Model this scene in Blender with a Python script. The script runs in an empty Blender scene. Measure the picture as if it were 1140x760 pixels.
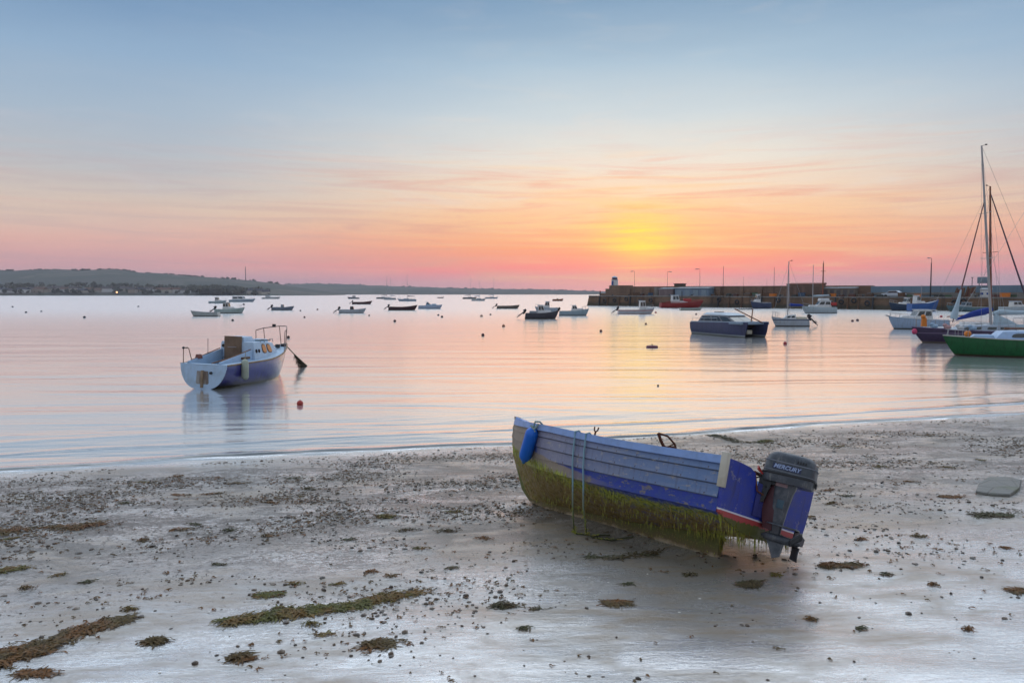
import bpy, bmesh, math, random
from mathutils import Vector, Matrix, noise
R = math.radians
rng = random.Random(7)
sc = bpy.context.scene
COL = sc.collection

# ------------------------------------------------------------------ camera, sky, sun, exposure
CAM_Z, FPX, PITCH = 3.2, 880.0, math.atan(54/880.0)
cam = bpy.data.objects.new('camera', bpy.data.cameras.new('camera'))
COL.objects.link(cam)
cam.location = (0, 0, CAM_Z); cam.rotation_euler = (math.pi/2 - PITCH, 0, 0)
cam.data.sensor_width = 36; cam.data.lens = 36*FPX/1140
cam.data.clip_start = 0.1; cam.data.clip_end = 30000
sc.camera = cam
sc.view_settings.view_transform = 'Standard'
sc.view_settings.look = 'None'
sc.view_settings.exposure = 0.0
sc.view_settings.gamma = 1.0
sc.view_settings.use_curve_mapping = False
sc.cycles.use_denoising = True
sc.cycles.max_bounces = 6

def lin(c):
    c = [v/255.0 for v in c]
    return tuple(v/12.92 if v <= .04045 else ((v+.055)/1.055)**2.4 for v in c) + (1.0,)

SUN_AZ = math.atan(142/880.0)          # to the right of straight ahead
SUN_EL = R(3.2)
class NT:
    """tiny node-tree builder"""
    def __init__(s, tree):
        s.t = tree; s.n = tree.nodes; s.l = tree.links
    def node(s, typ, **kw):
        n = s.n.new(typ)
        for k, v in kw.items():
            if k.startswith('i_'):
                key = k[2:]; key = int(key) if key.isdigit() else key
                n.inputs[key].default_value = v
            else: setattr(n, k, v)
        return n
    def link(s, a, b): s.l.new(a, b)
    def math(s, op, a, b=None, c=None, clamp=False):
        n = s.n.new('ShaderNodeMath'); n.operation = op; n.use_clamp = clamp
        for i, v in enumerate((a, b, c)):
            if v is None: continue
            if isinstance(v, (int, float)): n.inputs[i].default_value = v
            else: s.link(v, n.inputs[i])
        return n.outputs[0]
    def mix(s, f, a, b, blend='MIX'):
        n = s.n.new('ShaderNodeMix'); n.data_type = 'RGBA'; n.blend_type = blend
        for sock, v in ((n.inputs[0], f), (n.inputs[6], a), (n.inputs[7], b)):
            if isinstance(v, (int, float, tuple, list)):
                sock.default_value = v if not isinstance(v, (tuple, list)) or len(v) == 4 else tuple(v)+(1,)
            else: s.link(v, sock)
        return n.outputs[2]
    def ramp(s, f, stops, interp='LINEAR'):
        n = s.n.new('ShaderNodeValToRGB'); n.color_ramp.interpolation = interp
        cr = n.color_ramp
        while len(cr.elements) < len(stops): cr.elements.new(0.5)
        for e, (p, c) in zip(cr.elements, stops):
            e.position = p; e.color = c if len(c) == 4 else tuple(c)+(1,)
        s.link(f, n.inputs[0]); return n.outputs[0]
    def smooth(s, v, a, b):
        n = s.n.new('ShaderNodeMapRange'); n.interpolation_type = 'SMOOTHSTEP'
        s.link(v, n.inputs[0]); n.inputs[1].default_value = a; n.inputs[2].default_value = b
        return n.outputs[0]
    def noise(s, vec, scale, detail=4, rough=.55, dist=0):
        n = s.n.new('ShaderNodeTexNoise')
        n.inputs['Scale'].default_value = scale; n.inputs['Detail'].default_value = detail
        n.inputs['Roughness'].default_value = rough; n.inputs['Distortion'].default_value = dist
        if vec is not None: s.link(vec, n.inputs['Vector'])
        return n.outputs[0]
    def mapping(s, vec, scale=(1,1,1), loc=(0,0,0), rot=(0,0,0)):
        n = s.n.new('ShaderNodeMapping'); s.link(vec, n.inputs[0])
        n.inputs['Scale'].default_value = scale; n.inputs['Location'].default_value = loc; n.inputs['Rotation'].default_value = rot
        return n.outputs[0]

def build_world():
    w = bpy.data.worlds.new('World'); sc.world = w; w.use_nodes = True
    t = NT(w.node_tree); t.n.clear()
    gen = t.node('ShaderNodeTexCoord').outputs['Generated']
    sep = t.node('ShaderNodeSeparateXYZ'); t.link(gen, sep.inputs[0])
    x, y, z = sep.outputs
    az = t.math('SUBTRACT', t.math('ARCTAN2', x, y), SUN_AZ)
    # streaky high cloud in (azimuth, elevation): long thin bands, slightly tilted
    comb = t.node('ShaderNodeCombineXYZ'); t.link(az, comb.inputs[0]); t.link(z, comb.inputs[1])
    st1 = t.noise(t.mapping(comb.outputs[0], (2.4, 52, 1), (3.1, 1.7, 0), (0, 0, R(1.2))), 1.0, 6, .6, 1.4)
    st2 = t.noise(t.mapping(comb.outputs[0], (3.6, 60, 1), (8.2, 4.4, 0), (0, 0, R(-1.6))), 1.0, 6, .62, 1.6)
    wob = t.math('MULTIPLY', t.math('SUBTRACT', t.noise(t.mapping(comb.outputs[0], (3, 22, 1)), 1.0, 3), .5), .035)
    zz = t.math('ADD', z, t.math('MULTIPLY', wob, t.smooth(z, .0, .08)))
    f = t.math('MULTIPLY', zz, 1/0.8, clamp=True)
    def P(zv): return zv/0.8
    far = t.ramp(f, [(0, lin((176,150,168))), (P(.012), lin((184,146,164))), (P(.032), lin((208,156,164))), (P(.06), lin((224,176,166))),
                     (P(.095), lin((216,194,180))), (P(.14), lin((188,190,194))), (P(.20), lin((166,184,202))), (P(.26), lin((146,174,202))),
                     (P(.34), lin((108,143,182))), (P(.42), lin((196,212,230))), (P(.60), lin((212,222,232))), (P(.75), lin((160,176,198)))])
    near = t.ramp(f, [(0, lin((212,150,166))), (P(.014), lin((238,138,152))), (P(.03), lin((255,128,130))), (P(.055), lin((255,158,112))),
                      (P(.085), lin((255,194,142))), (P(.12), lin((252,217,184))), (P(.16), lin((236,228,216))), (P(.21), lin((208,218,222))),
                      (P(.27), lin((172,196,214))), (P(.34), lin((130,162,192))), (P(.42), lin((204,214,226))), (P(.60), lin((214,222,230))), (P(.75), lin((160,176,198)))])
    daz = t.math('ABSOLUTE', az)
    wn = t.math('SUBTRACT', 1.0, t.smooth(daz, .06, .62))
    col = t.mix(wn, far, near)
    # cloud streaks: pale gold/pink where lit, mauve-grey where dense
    band = t.math('MULTIPLY', t.smooth(z, .0, .02), t.math('SUBTRACT', 1.0, t.smooth(z, .10, .22)))
    lit = t.math('MULTIPLY', t.smooth(st1, .44, .76), t.math('MULTIPLY', band, t.math('ADD', .28, t.math('MULTIPLY', wn, .55))))
    col = t.mix(lit, col, t.mix(wn, lin((222,178,170)), lin((255,206,150))))
    dk = t.math('MULTIPLY', t.smooth(st2, .42, .74), t.math('MULTIPLY', band, t.math('ADD', .32, t.math('MULTIPLY', wn, .50))))
    col = t.mix(dk, col, t.mix(wn, lin((178,156,166)), lin((240,160,135))))
    # low mauve bank on the horizon
    lowb = t.math('MULTIPLY', t.math('SUBTRACT', 1.0, t.smooth(zz, .006, .030)), t.math('ADD', .35, t.math('MULTIPLY', t.smooth(daz, .03, .25), .5)))
    col = t.mix(lowb, col, t.mix(wn, lin((164,148,166)), lin((196,152,172))))
    # thin wisps higher up
    wisp = t.noise(t.mapping(comb.outputs[0], (7, 40, 1), (1.2, 9.0, 0), (0, 0, R(7))), 1.0, 6, .6, .8)
    wf = t.math('MULTIPLY', t.smooth(wisp, .50, .76), t.math('MULTIPLY', t.math('MULTIPLY', t.smooth(z, .07, .13), t.math('SUBTRACT', 1.0, t.math('MULTIPLY', t.smooth(z, .15, .25), .85))), t.math('ADD', .22, t.math('MULTIPLY', wn, .42))))
    col = t.mix(wf, col, t.mix(wn, lin((206,206,212)), lin((240,222,206))))
    # yellow glow where the sun hangs behind the cloud
    dz = t.math('SUBTRACT', z, .074)
    e1 = t.math('ADD', t.math('POWER', t.math('MULTIPLY', az, 1/.072), 2.0), t.math('POWER', t.math('MULTIPLY', dz, 1/.034), 2.0))
    g1 = t.math('EXPONENT', t.math('MULTIPLY', e1, -1.0))
    e2 = t.math('ADD', t.math('POWER', t.math('MULTIPLY', az, 1/.040), 2.0), t.math('POWER', t.math('MULTIPLY', t.math('SUBTRACT', z, .066), 1/.032), 2.0))
    g2 = t.math('EXPONENT', t.math('MULTIPLY', e2, -1.0))
    mod = t.math('ADD', .45, t.math('MULTIPLY', t.smooth(st1, .34, .66), .80))
    col = t.mix(t.math('MULTIPLY', t.math('MULTIPLY', g1, mod), .44, clamp=True), col, lin((255,214,104)))
    col = t.mix(t.math('MULTIPLY', t.math('MULTIPLY', g2, mod), .80, clamp=True), col, lin((255,232,70)))
    b1 = t.node('ShaderNodeBackground'); t.link(col, b1.inputs[0]); t.link(t.math('ADD', 1.0, t.math('MULTIPLY', t.math('MULTIPLY', t.smooth(y, .0, .5), t.smooth(z, .345, .45)), 1.7)), b1.inputs[1])  # unseen sky band above the view, brightness added to lift the wet sand
    sky = t.node('ShaderNodeTexSky'); sky.sky_type = 'NISHITA'; sky.sun_disc = False
    sky.sun_elevation = SUN_EL; sky.sun_rotation = SUN_AZ; sky.air_density = 1.0; sky.dust_density = .6
    b2 = t.node('ShaderNodeBackground'); t.link(sky.outputs[0], b2.inputs[0]); b2.inputs[1].default_value = 0.006
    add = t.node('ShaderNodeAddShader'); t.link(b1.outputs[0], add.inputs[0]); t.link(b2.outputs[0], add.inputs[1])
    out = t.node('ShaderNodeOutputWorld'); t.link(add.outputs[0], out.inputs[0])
build_world()
sl = bpy.data.lights.new('sun', 'SUN'); sl.energy = 0.02; sl.angle = R(34); sl.color = (1.0, .62, .36)
sun = bpy.data.objects.new('sun', sl); COL.objects.link(sun)
sun.rotation_euler = Vector((-math.sin(SUN_AZ)*math.cos(SUN_EL), -math.cos(SUN_AZ)*math.cos(SUN_EL), -math.sin(SUN_EL))).to_track_quat('-Z', 'Y').to_euler()

# ------------------------------------------------------------------ placing helpers
CP, SP = math.cos(PITCH), math.sin(PITCH)
def ray(px, py):
    u = (px-570)/FPX; v = (380-py)/FPX
    return Vector((u, CP + v*SP, -SP + v*CP))
def W(px, py, z=0.0):                 # photo pixel -> point on level z
    d = ray(px, py); k = (z-CAM_Z)/d.z
    return Vector((0, 0, CAM_Z)) + d*k
def at_depth(px, py, y):              # photo pixel -> point at distance y
    d = ray(px, py); return Vector((0, 0, CAM_Z)) + d*(y/d.y)
SA, SB = Vector((-9.0, 13.9)), Vector((13.4, 20.7))
SD = (SB-SA).normalized(); SN = Vector((SD.y, -SD.x))      # along the shore / landward
SLOPE = 1/25.0
def shore_n(x, y): return (x-SA.x)*SN.x + (y-SA.y)*SN.y
KEEL0, KEEL1 = Vector((2.22, 8.38)), Vector((.26, 11.03))
def sand_z(x, y):
    n = shore_n(x, y)
    scour = 0.0
    if -.6 < x < 3.4 and 7.6 < y < 11.8:                       # sand scoured and banked along the beached keel
        ab = KEEL1-KEEL0; p = Vector((x, y))-KEEL0; k = max(0, min(1, p.dot(ab)/ab.length_squared)); d = (p-ab*k).length
        scour = .022*math.exp(-((d-.11)/.07)**2) - .022*math.exp(-((d-.38)/.16)**2)*(1+.6*noise.noise((x*2, y*2, 1)))
    a = .012 + .018*min(1, max(0, n)/4)
    z = SLOPE*n + a*noise.noise((x*.45, y*.8, 3.1)) + .4*a*noise.noise((x*1.7, y*2.6, 7.7)) + scour
    return z
def S(px, py):                        # photo pixel -> point on the beach
    d = ray(px, py); o = Vector((0, 0, CAM_Z)); k = 5.0
    for _ in range(30):
        p = o + d*k; e = p.z - sand_z(p.x, p.y)
        k += e/max(.05, -d.z)*.9
    return o + d*k

# ------------------------------------------------------------------ mesh helpers
class MB:
    def __init__(s): s.v = []; s.f = []; s.uv = {}
    def add(s, vs, fs):
        b = len(s.v); s.v += [Vector(p) for p in vs]; s.f += [tuple(i+b for i in f) for f in fs]; return s
    def hexa(s, bot, top):
        return s.add(list(bot)+list(top), [(3,2,1,0), (4,5,6,7), (0,1,5,4), (1,2,6,5), (2,3,7,6), (3,0,4,7)])
    def box(s, c, d, rz=0):
        cx, cy, cz = c; hx, hy, hz = d[0]/2, d[1]/2, d[2]/2
        m = Matrix.Rotation(rz, 3, 'Z'); q = [(-hx,-hy), (hx,-hy), (hx,hy), (-hx,hy)]
        P = [m @ Vector((a, b, 0)) for a, b in q]
        return s.hexa([(cx+p.x, cy+p.y, cz-hz) for p in P], [(cx+p.x, cy+p.y, cz+hz) for p in P])
    def taper(s, x0, x1, w0, w1, z0, z1, dx0=0, dx1=0, tw=.85, dz=0):
        """cabin-like block: floor x0..x1 (half widths w0, w1), top pulled in by dx0, dx1, top width factor tw"""
        return s.hexa([(x0,-w0,z0), (x1,-w1,z0), (x1,w1,z0), (x0,w0,z0)],
                      [(x0+dx0,-w0*tw,z1), (x1-dx1,-w1*tw,z1+dz), (x1-dx1,w1*tw,z1+dz), (x0+dx0,w0*tw,z1)])
    def tube(s, pts, r, n=6, caps=True):
        pts = [Vector(p) for p in pts]; rs = r if isinstance(r, (list, tuple)) else [r]*len(pts)
        b = len(s.v); prev = None
        for i, p in enumerate(pts):
            d = (pts[min(i+1, len(pts)-1)] - pts[max(i-1, 0)]).normalized()
            if prev is None:
                a = d.cross(Vector((0,0,1)) if abs(d.z) < .9 else Vector((1,0,0))).normalized()
            else:
                a = (prev - d*prev.dot(d)).normalized()
            prev = a; c = d.cross(a)
            for k in range(n):
                th = 2*math.pi*k/n
                s.v.append(p + (a*math.cos(th) + c*math.sin(th))*rs[i])
        for i in range(len(pts)-1):
            for k in range(n):
                s.f.append((b+i*n+k, b+i*n+(k+1)%n, b+(i+1)*n+(k+1)%n, b+(i+1)*n+k))
        if caps:
            s.f.append(tuple(b+k for k in range(n))[::-1]); e = b+(len(pts)-1)*n
            s.f.append(tuple(e+k for k in range(n)))
        return s
    def lathe(s, prof, n=12, mat=None):
        mat = mat or Matrix.Identity(4); b = len(s.v)
        for r, z in prof:
            for k in range(n):
                th = 2*math.pi*k/n; s.v.append(mat @ Vector((r*math.cos(th), r*math.sin(th), z)))
        for i in range(len(prof)-1):
            for k in range(n):
                s.f.append((b+i*n+k, b+i*n+(k+1)%n, b+(i+1)*n+(k+1)%n, b+(i+1)*n+k))
        s.f.append(tuple(b+k for k in range(n))[::-1]); e = b+(len(prof)-1)*n
        s.f.append(tuple(e+k for k in range(n)))
        return s
    def loft(s, rings, closed=True, caps=True):
        b = len(s.v); n = len(rings[0])
        for r in rings: s.v += [Vector(p) for p in r]
        for i in range(len(rings)-1):
            for k in range(n if closed else n-1):
                s.f.append((b+i*n+k, b+i*n+(k+1)%n, b+(i+1)*n+(k+1)%n, b+(i+1)*n+k))
        if caps and closed:
            s.f.append(tuple(b+k for k in range(n))[::-1]); e = b+(len(rings)-1)*n
            s.f.append(tuple(e+k for k in range(n)))
        return s
    def prism(s, poly, a, b_, plane='xz'):
        """extrude a 2-d outline"""
        n = len(poly)
        def pt(p, o): return {'xz': (p[0], o, p[1]), 'yz': (o, p[0], p[1]), 'xy': (p[0], p[1], o)}[plane]
        b = len(s.v); s.v += [Vector(pt(p, a)) for p in poly] + [Vector(pt(p, b_)) for p in poly]
        s.f.append(tuple(b+k for k in range(n))[::-1]); s.f.append(tuple(b+n+k for k in range(n)))
        for k in range(n): s.f.append((b+k, b+(k+1)%n, b+n+(k+1)%n, b+n+k))
        return s
    def plate(s, q, u0, u1, v0, v1, th=.012, rd=.0, out=None):
        """thin plate lying on quad q (a,b,c,d), between the given fractions; rd rounds its corners"""
        a, b, c, d = [Vector(p) for p in q]
        def P(u, v): return (a*(1-u)+b*u)*(1-v) + (d*(1-u)+c*u)*v
        nrm = (b-a).cross(d-a).normalized()
        if out is not None and nrm.dot(Vector(out)) < 0: nrm = -nrm
        ring = []
        if rd <= 0: ring = [(u0,v0), (u1,v0), (u1,v1), (u0,v1)]
        else:
            ru, rv = rd*(u1-u0), rd*(v1-v0)
            for cx, cy, t0 in ((u1-ru, v0+rv, -90), (u1-ru, v1-rv, 0), (u0+ru, v1-rv, 90), (u0+ru, v0+rv, 180)):
                for k in range(4):
                    t = R(t0 + 30*k); ring.append((cx+ru*math.cos(t), cy+rv*math.sin(t)))
        n = len(ring); bI = len(s.v)
        s.v += [P(u, v) - nrm*.002 for u, v in ring] + [P(u, v) + nrm*th for u, v in ring]
        s.f.append(tuple(bI+k for k in range(n))[::-1]); s.f.append(tuple(bI+n+k for k in range(n)))
        for k in range(n): s.f.append((bI+k, bI+(k+1)%n, bI+n+(k+1)%n, bI+n+k))
        return s
    def sphere(s, c, r, sx=1, sy=1, sz=1, nu=12, nv=8):
        prof = [(max(.001, r*math.sin(math.pi*i/nv)), -r*math.cos(math.pi*i/nv)) for i in range(nv+1)]
        return s.lathe(prof, nu, Matrix.Translation(Vector(c)) @ Matrix.Diagonal((sx, sy, sz, 1)))
    def xform(s, m, start=0):
        for i in range(start, len(s.v)): s.v[i] = m @ s.v[i]
        return s
    def build(s, name, mat, parent=None, smooth=35, bevel=0, seg=2, up=False):
        me = bpy.data.meshes.new(name)
        me.from_pydata([tuple(p) for p in s.v], [], s.f)
        bm = bmesh.new(); bm.from_mesh(me)
        bmesh.ops.recalc_face_normals(bm, faces=bm.faces)
        if up and sum(f.normal.z*f.calc_area() for f in bm.faces) < 0: bmesh.ops.reverse_faces(bm, faces=bm.faces)
        if bevel:
            es = [e for e in bm.edges if len(e.link_faces) == 2 and e.calc_face_angle(0) > R(30)]
            bmesh.ops.bevel(bm, geom=es, offset=bevel, segments=seg, affect='EDGES', profile=.5, clamp_overlap=True)
        for f in bm.faces: f.smooth = bool(smooth)
        if smooth:
            for e in bm.edges:
                if len(e.link_faces) == 2 and e.calc_face_angle(0) > R(smooth): e.smooth = False
        bm.to_mesh(me); bm.free()
        me.materials.append(mat)
        o = bpy.data.objects.new(name, me); COL.objects.link(o)
        if parent is not None: o.parent = parent
        return o

def tag(o, label=None, cat=None, group=None, kind=None):
    if label: o['label'] = label
    if cat: o['category'] = cat
    if group: o['group'] = group
    if kind: o['kind'] = kind
    return o
def thing(name, label, cat, loc=(0,0,0), rz=0, group=None, mat=None):
    o = bpy.data.objects.new(name, None); COL.objects.link(o); o.empty_display_size = .3
    if mat is not None: o.matrix_world = mat
    else: o.location = loc; o.rotation_euler = (0, 0, rz)
    return tag(o, label, cat, group)

# ------------------------------------------------------------------ materials
def new_mat(name):
    m = bpy.data.materials.new(name); m.use_nodes = True
    t = NT(m.node_tree); t.n.clear()
    p = t.node('ShaderNodeBsdfPrincipled'); o = t.node('ShaderNodeOutputMaterial'); t.link(p.outputs[0], o.inputs[0])
    return m, t, p
def bump(t, p, h, dist=.01, strength=1.0):
    b = t.node('ShaderNodeBump'); b.inputs['Strength'].default_value = strength; b.inputs['Distance'].default_value = dist
    t.link(h, b.inputs['Height']); t.link(b.outputs[0], p.inputs['Normal']); return b
_cache = {}
def paint(c, rough=.45, dirt=.25, scale=3.0, metal=0.0, name=None):
    """painted / plain surface of colour c (sRGB) with soft weathering streaks and blotches"""
    key = (c, rough, dirt, scale, metal)
    if key in _cache: return _cache[key]
    m, t, p = new_mat(name or 'paint')
    g = t.node('ShaderNodeTexCoord').outputs['Object']
    n1 = t.noise(g, scale, 6, .62)
    n2 = t.noise(t.mapping(g, (6, 6, .7)), scale*.8, 4)
    L = lin(c); D = tuple(v*(1-.75*dirt)*k for v, k in zip(L[:3], (1.0, .93, .82)))
    f = t.math('MULTIPLY', t.math('ADD', t.smooth(n1, .42, .72), t.math('MULTIPLY', t.smooth(n2, .52, .75), .6)), dirt*1.6, clamp=True)
    t.link(t.mix(f, L, D), p.inputs['Base Color'])
    p.inputs['Metallic'].default_value = metal
    t.link(t.math('ADD', rough, t.math('MULTIPLY', n1, .15)), p.inputs['Roughness'])
    bump(t, p, n1, .004, .4)
    _cache[key] = m; return m
def hull_paint(top, boot=(60,52,48), zb=.10, stripe=None, zs=None, rough=.35, coat=0, scz=.13):
    """boat topsides: antifouling below zb, an optional stripe band, weed and scum near the waterline, run-down stains"""
    key = ('hull', top, boot, zb, stripe, zs)
    if key in _cache: return _cache[key]
    m, t, p = new_mat('hull_paint')
    g = t.node('ShaderNodeTexCoord').outputs['Object']
    sep = t.node('ShaderNodeSeparateXYZ'); t.link(g, sep.inputs[0]); z = sep.outputs[2]
    n1 = t.noise(g, 2.2, 6, .65); n2 = t.noise(t.mapping(g, (9, 9, .8)), 1.0, 4)
    L = lin(top)
    col = t.mix(t.math('MULTIPLY', t.smooth(n2, .46, .70), .55), L, tuple(v*k for v, k in zip(L[:3], (.58, .50, .40))))
    col = t.mix(t.math('MULTIPLY', t.smooth(n1, .5, .75), .25), col, tuple(v*.7 for v in L[:3]))
    if stripe:
        s = t.math('MULTIPLY', t.math('GREATER_THAN', z, zs[0]), t.math('LESS_THAN', z, zs[1]))
        col = t.mix(s, col, lin(stripe))
    zn = t.math('ADD', z, t.math('MULTIPLY', t.math('SUBTRACT', n1, .5), .06))
    col = t.mix(t.math('LESS_THAN', z, zb), col, lin(boot))
    scum = t.math('SUBTRACT', 1.0, t.smooth(zn, .02, scz))
    col = t.mix(t.math('MULTIPLY', scum, .75), col, lin((62, 60, 34)))
    t.link(col, p.inputs['Base Color'])
    t.link(t.math('ADD', rough, t.math('MULTIPLY', n1, .2)), p.inputs['Roughness'])
    bump(t, p, n1, .004, .3)
    if coat: p.inputs['Coat Weight'].default_value = 1; p.inputs['Coat IOR'].default_value = coat; p.inputs['Coat Roughness'].default_value = .16
    _cache[key] = m; return m

WHITE = paint((206,206,206), .4, .3); CREAM = paint((196,188,168), .5, .35); GREYP = paint((140,146,152), .5, .3)
PALEB = paint((150,176,200), .45, .3); BLUEP = paint((30,70,140), .5, .25); NAVY = paint((26,36,74), .45, .25)
DARK = paint((38,40,44), .5, .3); BLACK = paint((24,24,27), .4, .2); RED = paint((168,40,34), .45, .3)
ORANGE = paint((214,122,30), .5, .3); BROWN = paint((98,70,48), .7, .4); RUST = paint((96,52,34), .8, .5)
STEEL = paint((150,152,156), .3, .2, metal=.6); ALU = paint((168,166,166), .38, .25, metal=.35)
CANVAS_BLUE = paint((34,58,140), .8, .3); CANVAS_PALE = paint((172,190,200), .85, .3); WOOD = paint((120,78,50), .55, .35)
MASTBROWN = paint((128,72,46), .45, .3); ROPE = paint((150,146,130), .9, .3); GREEN = paint((38,120,60), .5, .3)
PINK = paint((200,70,110), .5, .2); STONE_SHED = paint((122,104,92), .85, .4); ROOF_R = paint((130,78,60), .8, .4)
TEAL = paint((70,110,116), .5, .3); GREYBOAT = paint((112,120,128), .5, .3)
def glass_mat():
    m, t, p = new_mat('dark_glass')
    p.inputs['Base Color'].default_value = (.012, .014, .017, 1); p.inputs['Roughness'].default_value = .06
    p.inputs['IOR'].default_value = 1.7
    return m
GLASS = glass_mat()

def mat_sand():
    m, t, p = new_mat('wet_sand')
    g = t.node('ShaderNodeNewGeometry').outputs['Position']
    big = t.noise(t.mapping(g, (.35, .6, .3)), 1.0, 5, .6, .5)
    mid = t.noise(t.mapping(g, (1.1, 2.6, 1), (4, 2, 0), (0, 0, R(-14))), 1.0, 5, .6, .8)
    fine = t.noise(g, 26, 6, .7); grit = t.noise(g, 140, 3, .6)
    drag = t.noise(t.mapping(g, (3, 14, 1), (0, 0, 0), (0, 0, R(-22))), 1.0, 5, .62, .6)
    sep = t.node('ShaderNodeSeparateXYZ'); t.link(g, sep.inputs[0]); zz = sep.outputs[2]
    # stony belt along the water's edge (height 0.03..0.26 m)
    belt = t.math('MULTIPLY', t.smooth(zz, .0, .05), t.math('SUBTRACT', 1.0, t.smooth(zz, .22, .42)))
    stony = t.math('MULTIPLY', belt, t.smooth(t.math('ADD', mid, t.math('MULTIPLY', fine, .35)), .54, .76))
    sp1 = t.noise(t.mapping(g, (11, 17, 8)), 1.0, 5, .7); sp2 = t.noise(t.mapping(g, (34, 48, 20)), 1.0, 3, .6)
    speck = t.math('MULTIPLY', t.smooth(t.math('ADD', t.math('ADD', t.math('MULTIPLY', sp1, .55), t.math('MULTIPLY', sp2, .45)), t.math('MULTIPLY', t.math('SUBTRACT', big, .5), .5)), .530, .556), t.math('ADD', .12, t.math('MULTIPLY', belt, .88)))
    wet = t.math('ADD', t.smooth(t.math('ADD', t.math('MULTIPLY', big, .5), t.math('ADD', t.math('MULTIPLY', mid, .35), t.math('MULTIPLY', drag, .15))), .40, .57), 0.0)
    c = t.mix(fine, (.185, .132, .080, 1), (.35, .265, .175, 1))
    c = t.mix(t.math('MULTIPLY', t.smooth(drag, .45, .7), .35), c, (.13, .112, .09, 1))
    c = t.mix(t.math('MULTIPLY', stony, .85), c, (.068, .047, .028, 1))
    c = t.mix(t.math('MULTIPLY', speck, .95), c, t.mix(sp1, (.10,.066,.036,1), (.045,.034,.024,1)))
    spk = t.smooth(grit, .64, .72)
    c = t.mix(t.math('MULTIPLY', spk, .5), c, (.06, .05, .042, 1))
    film = t.math('MULTIPLY', wet, t.math('MULTIPLY', t.math('SUBTRACT', 1.0, stony), t.math('SUBTRACT', 1.0, speck)))
    film = t.math('MULTIPLY', film, .50); t.link(film, p.inputs['Metallic'])          # standing film of water: mirror-like
    t.link(t.mix(film, c, (.80, .82, .84, 1)), p.inputs['Base Color'])
    ro = t.math('ADD', .34, t.math('MULTIPLY', wet, -.20))
    ro = t.math('ADD', ro, t.math('MULTIPLY', stony, .25))
    ro = t.math('ADD', ro, t.math('MULTIPLY', drag, .10))
    t.link(ro, p.inputs['Roughness'])
    p.inputs['IOR'].default_value = 1.5
    p.inputs['Coat IOR'].default_value = 3.9
    cr = t.math('ADD', .065, t.math('MULTIPLY', t.math('SUBTRACT', 1.0, wet), .15)); cr = t.math('ADD', cr, t.math('MULTIPLY', stony, .12))
    t.link(cr, p.inputs['Coat Roughness'])
    cw = t.math('ADD', .42, t.math('MULTIPLY', wet, .58)); cw = t.math('MULTIPLY', cw, t.math('SUBTRACT', 1.0, t.math('MULTIPLY', stony, .62))); cw = t.math('MULTIPLY', cw, t.math('SUBTRACT', 1.0, t.math('MULTIPLY', speck, .78)))
    t.link(cw, p.inputs['Coat Weight'])
    h = t.math('ADD', t.math('MULTIPLY', fine, .5), t.math('ADD', t.math('MULTIPLY', drag, .9), t.math('ADD', t.math('MULTIPLY', stony, 1.2), t.math('MULTIPLY', speck, .9))))
    rip = t.noise(t.mapping(g, (9, 21, 1), (0,0,0), (0,0,R(-24))), 1.0, 4, .6, 1.2)
    h = t.math('ADD', h, t.math('ADD', t.math('MULTIPLY', grit, .20), t.math('MULTIPLY', rip, .28)))
    b = bump(t, p, h, .010, .75)
    b2 = t.node('ShaderNodeBump'); b2.inputs['Strength'].default_value = .38; b2.inputs['Distance'].default_value = .010; t.link(h, b2.inputs['Height']); t.link(b2.outputs[0], p.inputs['Coat Normal'])
    return m
def mat_water():
    m, t, p = new_mat('sea_water')
    g = t.node('ShaderNodeNewGeometry').outputs['Position']
    sep = t.node('ShaderNodeSeparateXYZ'); t.link(g, sep.inputs[0])
    far = t.smooth(sep.outputs[1], 20, 160)
    w1 = t.noise(t.mapping(g, (.06, .30, 1), (0,0,0), (0,0,R(3))), 1.0, 3, .5, 1.0)
    w2 = t.noise(t.mapping(g, (.32, 2.0, 1), (5,1,0), (0,0,R(-5))), 1.0, 4, .55, .5)
    w3 = t.noise(t.mapping(g, (1.6, 6.5, 1), (1,8,0), (0,0,R(9))), 1.0, 3, .55, .3)
    h = t.math('ADD', t.math('MULTIPLY', w1, .30), t.math('ADD', t.math('MULTIPLY', w2, .024), t.math('MULTIPLY', w3, .020)))
    t.link(t.math('ADD', .12, t.math('MULTIPLY', far, .11)), p.inputs['Roughness'])
    p.inputs['IOR'].default_value = 1.6
    b = bump(t, p, h, .55, .42)
    fr = t.node('ShaderNodeFresnel'); fr.inputs['IOR'].default_value = 1.333; t.link(b.outputs[0], fr.inputs['Normal'])
    k = t.smooth(fr.outputs[0], .06, .46)                       # grazing: mirror; steep wave faces: the grey green body of the water
    t.link(t.math('MULTIPLY', k, .84), p.inputs['Metallic'])
    t.link(t.mix(k, (.055, .062, .060, 1), (.93, .93, .93, 1)), p.inputs['Base Color'])
    return m

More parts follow.
